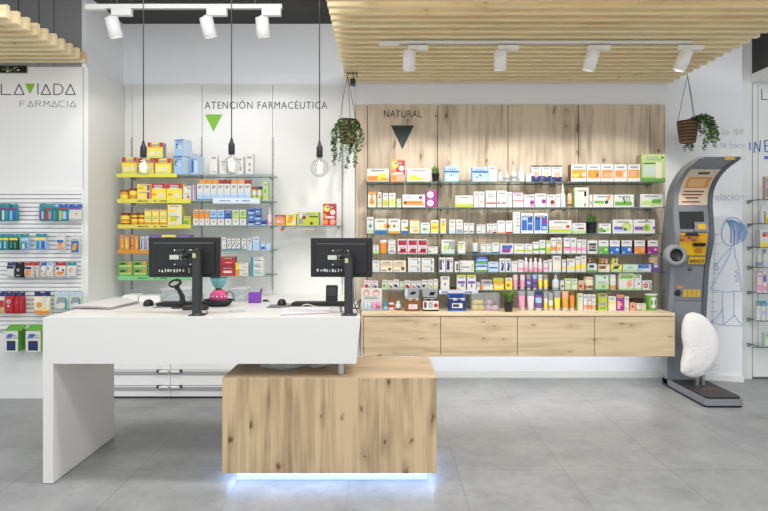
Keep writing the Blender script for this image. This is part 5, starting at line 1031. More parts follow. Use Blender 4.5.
# plastic bag under the counter, on the oak block
b = MB()
bagm = glass('bag_plastic', (.9, .92, .92), .35, .45)
def sack(name, c, rx, ry, h, seed, label):
    b = MB(); n = 40; K = 16; vs = []; fs = []
    for k in range(K+1):
        ph = math.pi*k/K
        for i in range(n):
            a = 2*math.pi*i/n; d = Vector((math.sin(ph)*math.cos(a), math.sin(ph)*math.sin(a), -math.cos(ph)))
            f = 1+.22*noise.noise(d*2.4+Vector((seed, 0, 0)))+.10*abs(noise.noise(d*7+Vector((0, seed, 0))))
            g = math.sin(ph)**-.55 if math.sin(ph) > .05 else 1; vs.append((d.x*g*rx*f, d.y*g*ry*f, min(h, max(0, (d.z*f+1)*h*.52))))
    for k in range(K):
        for i in range(n): j = (i+1) % n; fs.append((k*n+i, k*n+j, (k+1)*n+j, (k+1)*n+i))
    b.add(vs, fs, bagm, True); return tag(b.build(name, None, c), label, 'bag')
sack('plastic_bag', (X(284, 3.6), 3.59, .5885), .135, .12, .07, 2.2, 'crumpled clear plastic bag on the oak block, bigger one under the counter')
sack('plastic_bag', (X(317, 3.6), 3.63, .5885), .075, .09, .05, 6.1, 'crumpled clear plastic bag on the oak block, smaller one near the steel post')
# ================================================================= slat wall packs
def pack(x0, x1, y0, y1, head, body, spec, label, group, off=.03, layers=1):
    Y = LY-.022-off; w = X(x1, Y)-X(x0, Y)-.002; h = Z(y0, Y)-Z(y1, Y); cx = (X(x1, Y)+X(x0, Y))/2
    t = empty('hanging_pack', (cx, Y, Z(y1, Y))); tag(t, label, 'hanging pack', group)
    b = MB(); m = pm(body); b.prism([(-.0, 0), (.012, .0), (.014, h*.35), (.003, h*.8), (-.0, h*.8)], -w/2, w/2, m, 'x')
    b.prism([(-.002, h*.02), (-.012, h*.12), (-.013, h*.5), (-.002, h*.74)], -w/2+.003, w/2-.003, m, 'x'); gfx(b, w*.92, h, -.0135, spec); b.build('pouch', t)
    b = MB(); b.box(-w/2, w/2, -.0012, .0012, h*.78, h, pm(head)); b.box(-w*.12, w*.12, -.0016, .0016, h*.93, h*.965, mat('hang_hole', 'f0f0f0')); b.build('header_card', t)
    key = (round(cx, 2), round(Z(y1, Y)+h*.95, 2))
    if key not in PEGS: PEGS[key] = 1; b = MB(); b.tube([(cx, -.01, Z(y1, Y)+h*.945), (cx, -.022-off-.02, Z(y1, Y)+h*.945), (cx, -.022-off-.03, Z(y1, Y)+h*.945+.01)], .0025, chrome, 6); b.build('hook', SLAT)
PEGS = {}
ga = 'teal packs in the top hanging row'; gb = 'packs in the second hanging row'; gc = 'packs in the third hanging row'; gd = 'packs in the fourth hanging row'
tk = 'r.1,.05,.4,.6{};r.5,.1,.9,.55{};r0,.66,1,.74{}'
for k, (a, c, f, h_, q) in enumerate(((-6, 2, .03, 'T', ('L', 'W', 'R')), (2, 9.8, .06, 'T', ('W', 'T', 'M')), (9.6, 18.2, .045, 'T', ('L', 'B', 'M')), (39.4, 45.6, .03, 'T', ('M', 'L', 'T')), (45.8, 53.2, .06, 'T', ('R', 'S', 'R')), (52.8, 59, .035, 'L', ('L', 'T', 'T')), (58.6, 68.4, .07, 'B', ('I', 'L', 'R')))):
    pack(a, c, 203.4-(k % 2)*.4, 220.4, h_, 'T', tk.format(*q), ('teal toothbrush pack cut by the photo edge', 'teal pack with white brush, second from the photo edge', 'teal pack with blue figure, third from the photo edge', 'slim teal pack with magenta stripe', 'teal pack with red band mid row', 'narrow teal pack under the shining spot', 'dark teal pack with lime stick')[k]+', top hanging row', ga, f)
pack(69, 82.6, 203.6, 220.2, 'B', 'W', 'r0,.66,1,.78V;r.05,.55,.95,.66W;c.6,.4,.12F', 'white pack with blue top and purple band, top hanging row', ga, .05)
for k, (a, c, f, b_, q) in enumerate(((-4, 4, .03, 'T', 'r0,.6,1,.74Y;r.2,.1,.8,.5L'), (3.6, 9.6, .05, 'T', 'r0,.6,1,.74Y;r.3,.1,.5,.55W'), (9.8, 19.2, .07, 'Z', 'r0,.6,1,.74Y;r.1,.1,.3,.5T;r.6,.1,.8,.5T'), (20.2, 29.4, .05, 'L', 'r.1,.1,.9,.5T;r0,.62,1,.68C;r.3,.1,.6,.4W'), (35.6, 47.4, .06, 'L', 'r0,.6,1,.76Y;r.1,.08,.4,.55T;r.55,.08,.9,.55B'), (56.6, 65.4, .05, 'W', 'r.1,.45,.9,.62B;r.1,.1,.9,.32F;k.2,.3,.7,.45,.1O'))):
    pack(a, c, 233.2, 249.4, 'T' if k < 5 else 'W', b_, q, ('teal pack with yellow band at the photo edge', 'teal pack with yellow band and white brush', 'dark teal pack with yellow band', 'light blue and teal pack', 'wide blue pack with broad yellow band', 'white pack with blue and orange picture')[k]+', second hanging row', gb, f)
pack(71.2, 80.4, 234.4, 253.4, 'W', 'W', 'r.05,.1,.95,.68B;k.1,.2,.6,.55,.2A;r.1,.72,.9,.76S', 'white pack with large blue and amber picture, second hanging row', gb, .06)
for k, (a, c, h_, b_, q, nn) in enumerate(((7.4, 15, 'N', 'W', 'r0,.6,1,.76N;c.5,.12,.06K', 'white pack with navy top'), (15.2, 24.6, 'K', 'K', 'c.4,.5,.2S;r.2,.1,.6,.2S', 'black pack with grey emblem'), (25, 33.4, 'R', 'W', 'r.1,.55,.9,.7N;k.05,.15,.8,.5,.1O;c.7,.35,.14E', 'white pack with red top and wrapped hand picture'), (33.8, 39.6, 'R', 'W', 'r.3,.1,.5,.5U;r0,.6,1,.66S', 'narrow white pack with red top'), (41, 46.6, 'B', 'W', 'c.3,.45,.2S;c.7,.25,.2A', 'white pack with sky blue top, first of two'), (46.9, 53.4, 'L', 'W', 'c.3,.6,.15N;c.6,.3,.2E', 'white pack with sky blue top, second of two'), (55.4, 66.4, 'R', 'W', 'c.25,.6,.14N;k.1,.2,.8,.4,.1O;c.8,.5,.12D', 'white pack with crimson top and plasters'), (67, 76.4, 'T', 'W', 'k.2,.35,.7,.65,.1E;r.05,.05,.5,.25H', 'white pack with teal top'))):
    pack(a, c, 261.6, 277.2, h_, b_, q, nn+', third hanging row', gc, .04+.012*(k % 3))
for k, (a, c, h_, b_, q, nn) in enumerate(((-4, 5, 'N', 'W', 'r0,0,.8,.3A;c.4,.5,.2W;r.5,.3,1,.6R', 'white and orange pack at the photo edge'), (5.2, 13.6, 'N', 'R', 'c.5,.55,.26W;r.4,.3,.6,.4W;c.5,.55,.12N', 'crimson pack with white disc'), (13.9, 19.6, 'N', 'R', 'r.2,.1,.3,.7D;c.6,.5,.1P', 'crimson pack, second of three'), (19.9, 25.2, 'N', 'R', 'r.6,.1,.8,.7D', 'crimson pack, last of three'), (34.4, 50.6, 'N', 'C', 'r0,0,1,.15O;c.35,.4,.2A;k.5,.3,.7,.8,.1W;c.65,.2,.14Y', 'cream pack with yellow figure and navy top'))):
    pack(a, c, 290.8, 313, h_, b_, q, nn+', fourth hanging row', gd, .05+.015*(k % 2))
for k, (a, c, nn) in enumerate(((55, 69, 'first'), (69.4, 82.6, 'second'))):
    pack(a, c, 291, 309.5, 'H', 'J', 'k.1,.35,.8,.7,.1S;k.2,.1,.7,.4,.15W;r.8,.05,.95,.6T', f'pale aqua pack, {nn} of two, fourth hanging row', gd, .05)
for k, (a, c, nn) in enumerate(((4.4, 18, 'beside the photo edge'), (25.6, 40.6, 'beside the white counter'))):
    Y = LY-.14; w = X(c, Y)-X(a, Y); z = Z(351.2, Y); h = Z(330.5, Y)-z; t = empty('boxed_sandals', ((X(a, Y)+X(c, Y))/2, Y, z)); tag(t, 'green box pack with white picture front '+nn+' in the lowest hanging row', 'box pack', 'green boxes in the lowest hanging row')
    b = MB(); b.box(-w/2, w/2, 0, .118, 0, h, pm('G')); b.quad((-w/2, -.0005, 0), (w/2, -.0005, 0), (w/2, -.0005, h), (-w/2, -.0005, h), pm('W')); gfx(b, w, h, -.0008, 'r.18,.06,.82,.52K;r.24,.12,.76,.46N;k.1,.62,.5,.8,.1S;k.15,.7,.55,.86,.12B;l.6,.65,.95,.8,2S'); b.build('box', t)
    b = MB(); b.prism([(-.0, h), (.06, h+.03), (.06, h+.045), (-.0, h+.012)], -w/2+.01, w/2+.03, pm('G'), 'x'); b.tube([(0, .06, h+.03), (0, .116, h+.03)], .003, chrome, 6); b.build('hanger_flap', t)
# ================================================================= weighing machine
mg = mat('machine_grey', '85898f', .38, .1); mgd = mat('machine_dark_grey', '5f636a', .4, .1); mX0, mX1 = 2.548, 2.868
t = empty('weighing_machine', ((mX0+mX1)/2, 5.3, 0)); tag(t, 'tall grey pharmacy weighing and blood pressure machine with curved arch', 'weighing machine'); cx = t.location.x
back = [(5.49, .02), (5.51, .5), (5.52, 1.0), (5.515, 1.3), (5.49, 1.42), (5.44, 1.608), (5.373, 1.779), (5.22, 1.908), (5.045, 1.976), (4.88, 2.006)]
front = [(4.85, 2.004), (4.868, 1.982), (5.044, 1.925), (5.165, 1.852), (5.245, 1.754), (5.262, 1.645), (5.25, 1.522), (5.234, 1.37), (5.265, 1.24), (5.315, 1.09), (5.345, .85), (5.37, .6), (5.39, .3), (5.39, .02)]
def smooth(p, n=5):
    o = []
    for i in range(len(p)-1):
        p0 = Vector(p[max(i-1, 0)]); p1 = Vector(p[i]); p2 = Vector(p[i+1]); p3 = Vector(p[min(i+2, len(p)-1)])
        for k in range(n):
            u = k/n; o.append(tuple(.5*((2*p1)+(p2-p0)*u+(2*p0-5*p1+4*p2-p3)*u*u+(3*p1-p0-3*p2+p3)*u**3)))
    return o+[tuple(p[-1])]
bs, fs_ = smooth(back), smooth(front)
def fy(z):
    best = min(range(len(fs_)-1), key=lambda i: abs((fs_[i][1]+fs_[i+1][1])/2-z)); (a, b_), (c, d) = fs_[best], fs_[best+1]
    return a+(c-a)*((z-b_)/(d-b_) if abs(d-b_) > 1e-6 else 0)
prof = [(y-5.3, z) for y, z in bs+fs_]
b = MB()
def strip(mb, x0, x1, m0):   # prism with curved profile split into quads between back and front
    n = 60
    def samp(c, u):
        L_ = [0]
        for i in range(len(c)-1): L_.append(L_[-1]+math.dist(c[i], c[i+1]))
        s_ = u*L_[-1]
        for i in range(len(c)-1):
            if L_[i+1] >= s_-1e-9: q = (s_-L_[i])/(L_[i+1]-L_[i]+1e-12); return (c[i][0]+(c[i+1][0]-c[i][0])*q, c[i][1]+(c[i+1][1]-c[i][1])*q)
        return c[-1]
    fr = fs_[::-1]; vs = []
    for i in range(n+1):
        a = samp(bs, i/n); c = samp(fr, i/n)
        for xx in (x0, x1): vs += [(xx, a[0]-5.3, a[1]), (xx, c[0]-5.3, c[1])]
    q = []; sm = []
    for i in range(n):
        o = 4*i; q += [(o+1, o+5, o+4, o+0)[::1], (o+2, o+6, o+7, o+3)]; sm += [(o, o+4, o+6, o+2), (o+3, o+7, o+5, o+1)]
    mb.add(vs, q, m0); mb.add(vs, sm, m0, True); mb.add(vs[-4:], [(0, 1, 3, 2)], m0)
strip(b, mX0-cx, mX1-cx, mg)
o = b.build('column', t); md = o.modifiers.new('ease', 'BEVEL'); md.width = .012; md.segments = 3; md.limit_method = 'ANGLE'; md.angle_limit = R(50)
# raised side rails left and right of the poster
for s, (xa, xb) in enumerate(((mX0-.012, mX0+.028), (mX1-.03, mX1+.008))):
    b = MB(); q = [(y-5.3, z) for y, z in fs_ if z > .1]; q2 = [(y-.014, z-.004) for y, z in q]
    vs = []; 
    for (y, z), (y2, z2) in zip(q, q2): vs += [(xa-cx, y+.03, z), (xa-cx, y2, z2), (xb-cx, y2, z2), (xb-cx, y+.03, z)]
    ff = []
    for i in range(len(q)-1):
        o_ = 4*i
        for k in range(4): ff.append((o_+k, o_+4+k, o_+4+(k+1) % 4, o_+(k+1) % 4)[::-1])
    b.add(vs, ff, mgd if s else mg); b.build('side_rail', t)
def MX(x, Y=5.25): return X(x, Y)-cx
def MZ(y, Y=5.25): return Z(y, Y)
# poster following the arch
def arch_strip(mb, x0, x1, z0, z1, off, m, n=10, lean=0):
    vs = []
    for i in range(n+1):
        z = z0+(z1-z0)*i/n; y = fy(z)-off-5.3; vs += [(x0, y, z-off*.4), (x1, y, z-off*.4)]
    mb.add(vs, [(2*i, 2*i+1, 2*i+3, 2*i+2) for i in range(n)], m)
pa, pb = mX0-cx+.03, mX1-cx-.032
b = MB(); arch_strip(b, pa, pb, 1.632, 1.925, .004, mat('poster_paper', 'e3cdb2', .35)); arch_strip(b, pa, pb, 1.878, 1.925, .0045, mat('poster_white', 'd8d4d0', .35), 4)
pw = pb-pa
arch_strip(b, pa+.035, pb-.02, 1.78, 1.868, .005, mat('poster_orange', 'd39a58', .35), 5); arch_strip(b, pa+.06, pb-.06, 1.795, 1.853, .0055, mat('poster_tan', 'e2b67e', .35), 4)
for z, a, c in ((1.745, .04, .04), (1.718, .03, .05), (1.69, .06, .08), (1.655, .03, .07)): arch_strip(b, pa+a, pb-c, z, z+.013, .005, mat('poster_brown', '8a5138', .4), 1)
arch_strip(b, pa+.09, pb-.07, 1.888, 1.905, .005, mat('poster_ink', '4a464a', .4), 1); b.build('poster', t)
# screen and coin panel
def plate(name, x0, x1, y0, y1, m, th=.006, off=0, parent=None):
    z0, z1 = MZ(y1), MZ(y0); b = MB(); yA = fy(z0)-5.3-off; yB = fy(z1)-5.3-off; a, c = MX(x0), MX(x1)
    vs = [(a, yA-th, z0), (c, yA-th, z0), (c, yB-th, z1), (a, yB-th, z1), (a, yA+.01, z0), (c, yA+.01, z0), (c, yB+.01, z1), (a, yB+.01, z1)]
    b.add(vs, [(0,1,2,3), (0,4,5,1), (1,5,6,2), (2,6,7,3), (3,7,4,0)], m); return b.build(name, parent or t)
bez = plate('screen_bezel', 673, 708, 206, 231.5, mg, .010)
plate('screen', 677.4, 703.2, 211, 228.4, mat('machine_screen', '121316', .12), .012)
plate('ticket_printer', 692.5, 704.5, 221.5, 231, mg, .03); plate('yellow_label', 695.5, 703.4, 223.5, 228.8, mat('label_yellow', 'e2b41e', .4), .0315)
kp = plate('keypad_panel', 677.8, 706.4, 232.6, 255, mat('keypad_yellow', 'e3b01a', .4), .012)
b = MB()
for r_ in range(3):
    for k in range(5):
        xa = MX(679+k*3.9); z = MZ(240.6-r_*2.4); b.box(xa, xa+.028, fy(z)-5.3-.016, fy(z)-5.3-.01, z, z+.015, mat('key_orange' if (k+r_) % 3 else 'key_brown', 'c8782c' if (k+r_) % 3 else '7a4a2a', .5))
b.build('keypad', t)
plate('coin_slot', 684.5, 696, 232.2, 235.4, black, .022); plate('coin_return', 692.6, 704, 242.4, 245.8, black, .03); plate('amber_knob', 696, 702, 248, 252.4, mat('knob_amber', 'b87a1a', .4), .022)
b = MB(); c0 = (MX(675.2), fy(MZ(254.6))-5.3-.026, MZ(254.6)); M = Matrix.Translation(c0) @ Matrix.Rotation(R(90), 4, 'X')
b.cbox(-.02, .125, 0.0, .06, -.08, .08, mg, .02, Matrix.Translation((c0[0], c0[1]+.006, c0[2]-.0))); b.build('cuff_housing', t)
b = MB(); b.lathe([(.096, -.02), (.094, .02), (.086, .032), (.06, .034), (.054, .026)], mat('cuff_ring', '8d9197', .4), 32, M=M, cap=False); cf = b.build('cuff_ring', t)
b = MB(); b.lathe([(.056, .030), (.046, .012), (.03, .004), (.001, .003)], mat('cuff_black', '1c1c20', .4), 32, M=M, cap=False); b.build('cuff_opening', cf)
ys = plate('brand_plate', 690.6, 707.2, 256.4, 263.8, mat('label_yellow', 'e2b41e'), .013)
textmesh('brand_lettering', 'keito', .062, mat('brand_ink', '3b2f2a'), t, ((MX(690.6)+MX(707.2))/2, fy(MZ(260))-5.3-.016, MZ(260.2)), sx=1.0)
dr = plate('service_door', 677.6, 707.6, 266, 301, mat('machine_door', '7c8087', .4, .1), .004)
b = MB(); 
for q in ((677.2, 677.8, 265.6, 301.4), (707.4, 708, 265.6, 301.4), (677.2, 708, 265.4, 266), (677.2, 708, 301, 301.6)):
    z0, z1 = MZ(q[3]), MZ(q[2]); a, c = MX(q[0]), MX(q[1]); ya, yb_ = fy(z0)-5.3-.005, fy(z1)-5.3-.005; b.add([(a, ya, z0), (c, ya, z0), (c, yb_, z1), (a, yb_, z1)], [(0,1,2,3)], mgd)
b.build('door_gap', t)
def disc(name, x, y, r, m, th=.01):
    z = MZ(y); b = MB(); b.lathe([(r, -.02), (r, th), (r*.7, th+.002), (.001, th+.002)], m, 18, M=Matrix.Translation((MX(x), fy(z)-5.3-.003, z)) @ Matrix.Rotation(R(90), 4, 'X'), cap=False); return b.build(name, t)
disc('lock', 693.4, 268.8, .016, black); disc('lock_core', 693, 268.4, .006, chrome, .014); disc('outlet', 682.6, 293.2, .028, black, .008)
plate('coin_label', 688.2, 706, 289.8, 297.8, mat('label_ochre', 'c9a545', .4), .007); 
for k in range(3): plate('label_divider', 692.4+k*4.4, 692.9+k*4.4, 289.8, 297.8, mat('label_ochre_dark', '9a7d33'), .0085)
plate('orange_sticker', 681.6, 687.6, 284, 288.4, mat('sticker_orange', 'd98a2c'), .006)
# label on the tip of the arch
b = MB(); zt_ = 2.012; b.box(MX(723.5, 4.86), MX(733.4, 4.86), -.466, -.452, 1.978, 2.006, mat('label_ochre', 'c9a545')); b.build('tip_label', t)
b = MB(); pts = [(mX0-cx, .2), (mX1-cx-.01, .2), (mX1-cx-.01, -.52), (mX1-cx-.03, -.54), (mX0-cx+.02, -.54), (mX0-cx, -.52)]
b.prism(pts, .018, .068, mg); b.prism([(x*.985, y*.985) for x, y in pts], 0, .018, mat('rubber_black', '17171a', .7)); b.build('base', t)
b = MB(); b.prism([(mX0-cx+.015, .03), (mX1-cx-.02, .03), (mX1-cx-.02, -.50), (mX1-cx-.04, -.53), (mX0-cx+.035, -.53), (mX0-cx+.015, -.50)], .068, .084, mat('platform_black', '2b2724', .5)); b.build('platform', t)
b = MB(); 
for k in range(7): b.box(-.06+k*.02, -.047+k*.02, -.3, -.28, .0845, .0855, mat('platform_print', 'a0502a'))
b.build('platform_print', t)
b = MB()
for s in (-.02, .03): b.box(s-.012, s+.012, -.16, -.12, .084, .165, metal)
b.build('seat_bracket', t)
# white fleece cushion
def cushion():
    n = 48; K = 30; vs = []; fs = []; Yc = 5.15; Xc = X(698, Yc); Zb = .155; Hh = .268
    pxs = [(655+u/4.87, 310+v/4.87) for u, v in ((126, 295), (128, 255), (137, 215), (141, 175), (135, 130), (139, 65), (155, 25), (180, 12), (212, 14), (248, 32), (282, 70), (305, 115), (313, 160), (306, 215), (285, 262), (255, 298), (225, 318), (190, 327), (155, 320), (135, 309))]; out = [(X(x, Yc)-Xc, Z(y, Yc)-Zb) for x, y in pxs]; m_ = len(out); ctr = (sum(p[0] for p in out)/m_, sum(p[1] for p in out)/m_)
    def O(a):
        u = a*m_; i = int(u) % m_; f = u-int(u); P_ = [Vector(out[(i+j) % m_]) for j in (-1, 0, 1, 2)]
        return .5*((2*P_[1])+(P_[2]-P_[0])*f+(2*P_[0]-5*P_[1]+4*P_[2]-P_[3])*f*f+(3*P_[1]-P_[0]-3*P_[2]+P_[3])*f**3)
    for k in range(K+1):
        ph = math.pi*k/K; r_ = math.sin(ph)**.62; yy = -math.cos(ph)*.055
        for i in range(n*2):
            p = O(i/(n*2)); x = ctr[0]+(p.x-ctr[0])*r_; z = ctr[1]+(p.y-ctr[1])*r_
            d = noise.noise(Vector((x*34, yy*34, z*34)))*.0035+noise.noise(Vector((x*100, yy*100, z*100)))*.0035
            dish = -.0 if k > K/2 else -.0*math.exp(-((x-.01)**2/.004+(z-.27)**2/.014))
            vs.append((x*(1+d*2), yy+d+dish+(z-.1)*.05, z+d))
    N2 = n*2
    for k in range(K):
        for i in range(N2): j = (i+1) % N2; fs.append((k*N2+i, k*N2+j, (k+1)*N2+j, (k+1)*N2+i))
    b = MB(); b.add(vs, [f[::-1] for f in fs], mat('white_fleece', 'eceae8', .9, spec=.15, bump=(260, .5)), True)
    tag(b.build('fleece_cushion', None, (Xc, Yc, Zb)), 'white fluffy half-round cushion leaning on the weighing machine', 'cushion')
cushion()
# ================================================================= hanging plants
def ivy(name, loc, potr, poth, top, strands, label, seed, potcol, potcol2, dirx=1, grav=.2, lmul=1.9):
    t = empty(name, loc); tag(t, label, 'hanging plant'); rn = random.Random(seed)
    b = MB(); m1 = mat(name+'_w1', potcol, .85); m2 = mat(name+'_w2', potcol2, .85); n = 14
    for k in range(n):
        u = k/(n-1); r_ = potr*(.72+.28*u**.8); b.tube([(r_*math.cos(a*.2618)*(1+.02*((a+k) % 2)), r_*math.sin(a*.2618)*(1+.02*((a+k) % 2)), poth*u) for a in range(25)], poth/n*.62, (m1, m2)[k % 2], 6, cap=False)
    b.lathe([(.001, 0), (potr*.72, 0)][::-1], m1, 20, cap=False); b.lathe([(.001, poth*.9), (potr*.97, poth*.9)][::-1], mat('soil', '2e231a'), 20, cap=False); b.build('woven_pot', t)
    b = MB()
    for a in (2.9, .4, -1.2): b.tube([(potr*1.0*math.cos(a), potr*math.sin(a), poth*.96), (potr*.55*math.cos(a), potr*.55*math.sin(a), poth+(top-poth)*.45), (0, 0, top-.03), (0, 0, top)], .0022, black, 6)
    b.build('cord', t)
    b = MB(); st = mat('ivy_stem', '4c5a2c'); lv = [mat('ivy_leaf_%d' % i, c, .5) for i, c in enumerate(('4a6c3a', '648a4a', '35502c', '93ab78'))]
    for k in range(strands):
        a0 = rn.uniform(-.9, .9) if dirx > 0 else rn.uniform(2.2, 4.0); a0 = a0+(rn.uniform(-1, 1) if k % 3 == 0 else 0) if lmul < 2 else rn.uniform(-3.1, 1.2)
        L_ = rn.uniform(.35, 1.0)*(poth*lmul); p = Vector((potr*.5*math.cos(a0), potr*.5*math.sin(a0), poth*.98)); v = Vector((math.cos(a0)*.7, math.sin(a0)*.7, .8 if lmul < 2 else .35)).normalized(); pts = [p.copy()]; st_ = .019
        for i in range(int((L_+potr)/st_)):
            v = (v+Vector((rn.uniform(-.25, .25)-(.05 if i > 8 else 0)*dirx, rn.uniform(-.25, .25), -grav))).normalized(); p = p+v*st_; pts.append(p.copy())
            for q in range(3):
                c = p+Vector((rn.uniform(-.014, .014), rn.uniform(-.014, .014), rn.uniform(-.012, .012))); s_ = rn.uniform(.011, .0195)
                ax = Vector((rn.uniform(-1, 1), rn.uniform(-1, 1), rn.uniform(-.9, .4))).normalized(); sd = ax.cross(Vector((rn.uniform(-1, 1), rn.uniform(-1, 1), 1))).normalized(); nn = ax.cross(sd)*s_*.25
                b.add([c-ax*s_, c+sd*s_*.65+nn, c+ax*s_*1.1, c-sd*s_*.65+nn, c], [(0, 1, 4), (1, 2, 4), (2, 3, 4), (3, 0, 4)], lv[rn.randrange(4)], False)
        b.tube(pts, .0014, st, 4)
    b.build('foliage', t); return t
Yp = 5.33; w1 = X(697.4, Yp)-X(678.4, Yp)
ivy('hanging_basket_plant', (X(687.6, Yp), Yp, Z(141.6, Yp)), w1/2*.97, Z(121.4, Yp)-Z(141.6, Yp), 2.811-Z(141.6, Yp), 22, 'trailing ivy in a brown woven basket hanging over the weighing machine', 5, '7d6044', '4a3828')
Yq = 5.33; w2 = X(357, Yq)-X(338.6, Yq)
ivy('hanging_basket_plant', (X(347.6, Yq), Yq, Z(142, Yq)), w2/2*.95, Z(120, Yq)-Z(142, Yq), 2.811-Z(142, Yq), 15, 'trailing ivy in a dark pot hanging between white panels and oak wall', 9, '4a4438', '2f2c24', 1, .42, 2.05)
# small black camera hooked under the slats
t = empty('security_camera', (X(353.5, 5.3), 5.3, 2.81)); tag(t, 'small black camera on a wire bracket under the slatted ceiling corner', 'camera')
b = MB(); b.tube([(-.06, 0, -.012), (.035, 0, -.012)], .005, blackm, 8); b.tube([(-.005, 0, 0), (0, 0, -.06)], .004, blackm, 8); b.tube([(.03, 0, 0), (.03, 0, -.05)], .004, blackm, 8); b.build('bracket', t)
b = MB(); b.cbox(-.03, .018, -.03, .05, -.118, -.062, mat('camera_body', '3c3f44', .4), .006); b.lathe([(.016, 0), (.016, .012), (.012, .014)], black, 16, M=Matrix.Translation((-.006, -.03, -.09)) @ Matrix.Rotation(R(90), 4, 'X')); b.build('camera_body', t)
# ================================================================= right wall shelving and drawings
b = MB(); b.box(3.345, 5.2, 5.7, 5.8, 0, 3.39, panel_white); b.box(X(753, 5.69)-.003, X(753, 5.69)+.003, 5.698, 5.7, 0, 2.81, seam); b.box(X(758.6, 5.69)-.002, X(758.6, 5.69)+.002, 5.698, 5.7, Z(347, 5.69), 2.79, seam)
b.box(X(753, 5.69), 5.2, 5.696, 5.7, Z(347.6, 5.69), Z(346.6, 5.69), seam); b.box(X(753, 5.69), 5.2, 5.69, 5.7, 0, .02, mat('plinth_shade', '5b5c5e'))  # dark strip along the foot paints the floor shadow
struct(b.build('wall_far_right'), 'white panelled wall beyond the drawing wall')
b = MB(); b.box(3.49, 6.5, 3.9, 5.69, 2.895, 3.39, dark_ceil); b.box(3.488, 6.5, 3.9, 5.69, 2.81, 2.895, white_pl); struct(b.build('trim_1'), 'dark bulkhead with a white underside', 'bulkhead')
logo(X(760.2, 5.7), Z(99, 5.7), 5.7, 5.7/F, 'second thin dark pharmacy name starting at the photo edge on the white panel')
RS = [198.6, 222.8, 246.4, 266.8, 292.4, 320.2, 346.2]; SY_ = 5.5
for i, y in enumerate(RS):
    z = Z(y, SY_); t = empty('glass_shelf', (3.45, SY_, z-.008)); tag(t, ('first', 'second', 'third', 'fourth', 'fifth', 'sixth', 'seventh')[i]+' glass shelf from the top beyond the drawing wall', 'shelf', 'glass shelves beyond the drawing wall')
    b = MB(); b.box(0, 1.2, .003, .197, 0, .008, shelf_glass); b.box(0, 1.2, 0, .003, 0, .008, glass_edge); b.box(-.003, 0, 0, .197, 0, .008, glass_edge); b.build('glass_pane', t)
    b = MB(); b.prism([(.12, -.006), (.197, -.03), (.197, 0), (.12, 0)], .0, .01, mat('bracket_grey', '94979a', .5), 'x'); b.build('bracket', t)
yr = lambda i: RS[i]
RG = [[(764.8, 770.5, 176, 'b', 'E', 'r.1,.1,.9,.9S;r.2,.5,.8,.8P', 'tall beige and grey carton')],
      [(760.4, 765.5, 204, 'o', 'WW', 'C.2,.5H', 'white bottle with rounded cap'), (765.8, 775, 211, 'b', 'Y', 'r0,.5,1,1W;r.1,.1,.5,.4A', 'yellow and white carton')],
      [(759.8, 772, 229.4, 'b', 'W', 'r0,0,1,.25Y;k.2,.6,.5,.85,.05R;k.5,.6,.8,.85,-.05O', 'white carton with red mark and yellow foot')],
      [(757.6, 763, 250, 'o', 'WW', 'C.1,.5S', 'pale grey bottle, first of two'), (763.4, 769, 248.6, 'o', 'WS', 'C.1,.5H', 'pale grey bottle, second of two')],
      [(757.4, 762.2, 272, 'b', 'Q', 'r.1,.1,.9,.4P;r.2,.6,.8,.8W', 'blush pink carton, first of three'), (762.5, 767, 271, 'b', 'W', 'r.1,.1,.9,.3P;r.2,.5,.8,.8V', 'white and pink carton, second of three'), (767.3, 773, 271, 'b', 'Q', 'r.1,.1,.9,.3M', 'pink carton cut by the photo edge, third')],
      [(756.4, 761, 300.6, 'b', 'W', 'r0,.75,1,1T;r.2,.3,.8,.6H', 'white carton with teal crown, first of three'), (761.3, 765.8, 300.6, 'b', 'W', 'r0,.75,1,1T;r.2,.3,.8,.5L', 'white carton with teal crown, second of three'), (766.1, 771, 300.6, 'b', 'W', 'r0,.75,1,1L;r.2,.3,.8,.6J', 'white carton with teal crown, third of three')],
      [(764.4, 772, 332, 'b', 'J', 'r.1,.1,.9,.5W;r.2,.6,.8,.9g', 'pale green carton at the photo edge')]]
for i, r_ in enumerate(RG):
    Y = SY_+.02; put(r_, f'on the {("first", "second", "third", "fourth", "fifth", "sixth", "seventh")[i]} shelf beyond the drawing wall', 'products beyond the drawing wall', HY-(Z(RS[i], SY_)-EYE)*F/Y, Y, zbase=Z(RS[i], SY_)+.0003)
# drawing
dt = empty('wall_drawing', (0, 0, 0)); tag(dt, 'childlike blue line drawing of a long haired figure in a dress with height marks', 'wall drawing')
blue = mat('marker_blue', '7fa8da', .6); blue2 = mat('marker_blue_pale', 'a9bbd8', .6); blue3 = mat('marker_grey_blue', 'c3cad6', .6)
def stroke(mb, pts, w, m, n=4):
    P3 = [wallpt(x, y, .0035) for x, y in smooth(pts, n)] if len(pts) > 2 else [wallpt(x, y, .0035) for x, y in pts]
    mb.tube([tuple(p) for p in P3], w/2, m, 5)
b = MB()
stroke(b, [(730, 219), (725, 222), (722, 230), (722.4, 238), (726, 243.5), (731, 245.5), (735, 243)], .006, blue)
stroke(b, [(724, 223), (729, 217.5), (737, 218), (743, 224), (746, 234)], .007, blue)
rn = random.Random(4)
for k in range(26):
    a = k/25; x0 = 727+a*12; y0 = 219+abs(a-.4)*5; x1 = 731+a*15+rn.uniform(-1, 1); y1 = 245-a*6+rn.uniform(-3, 2)
    stroke(b, [(x0, y0), ((x0+x1)/2+2+a*2.5, (y0+y1)/2-3), (x1, y1)], .0055 if k % 2 else .004, blue)
b.build('hair_and_head', dt)
b = MB()
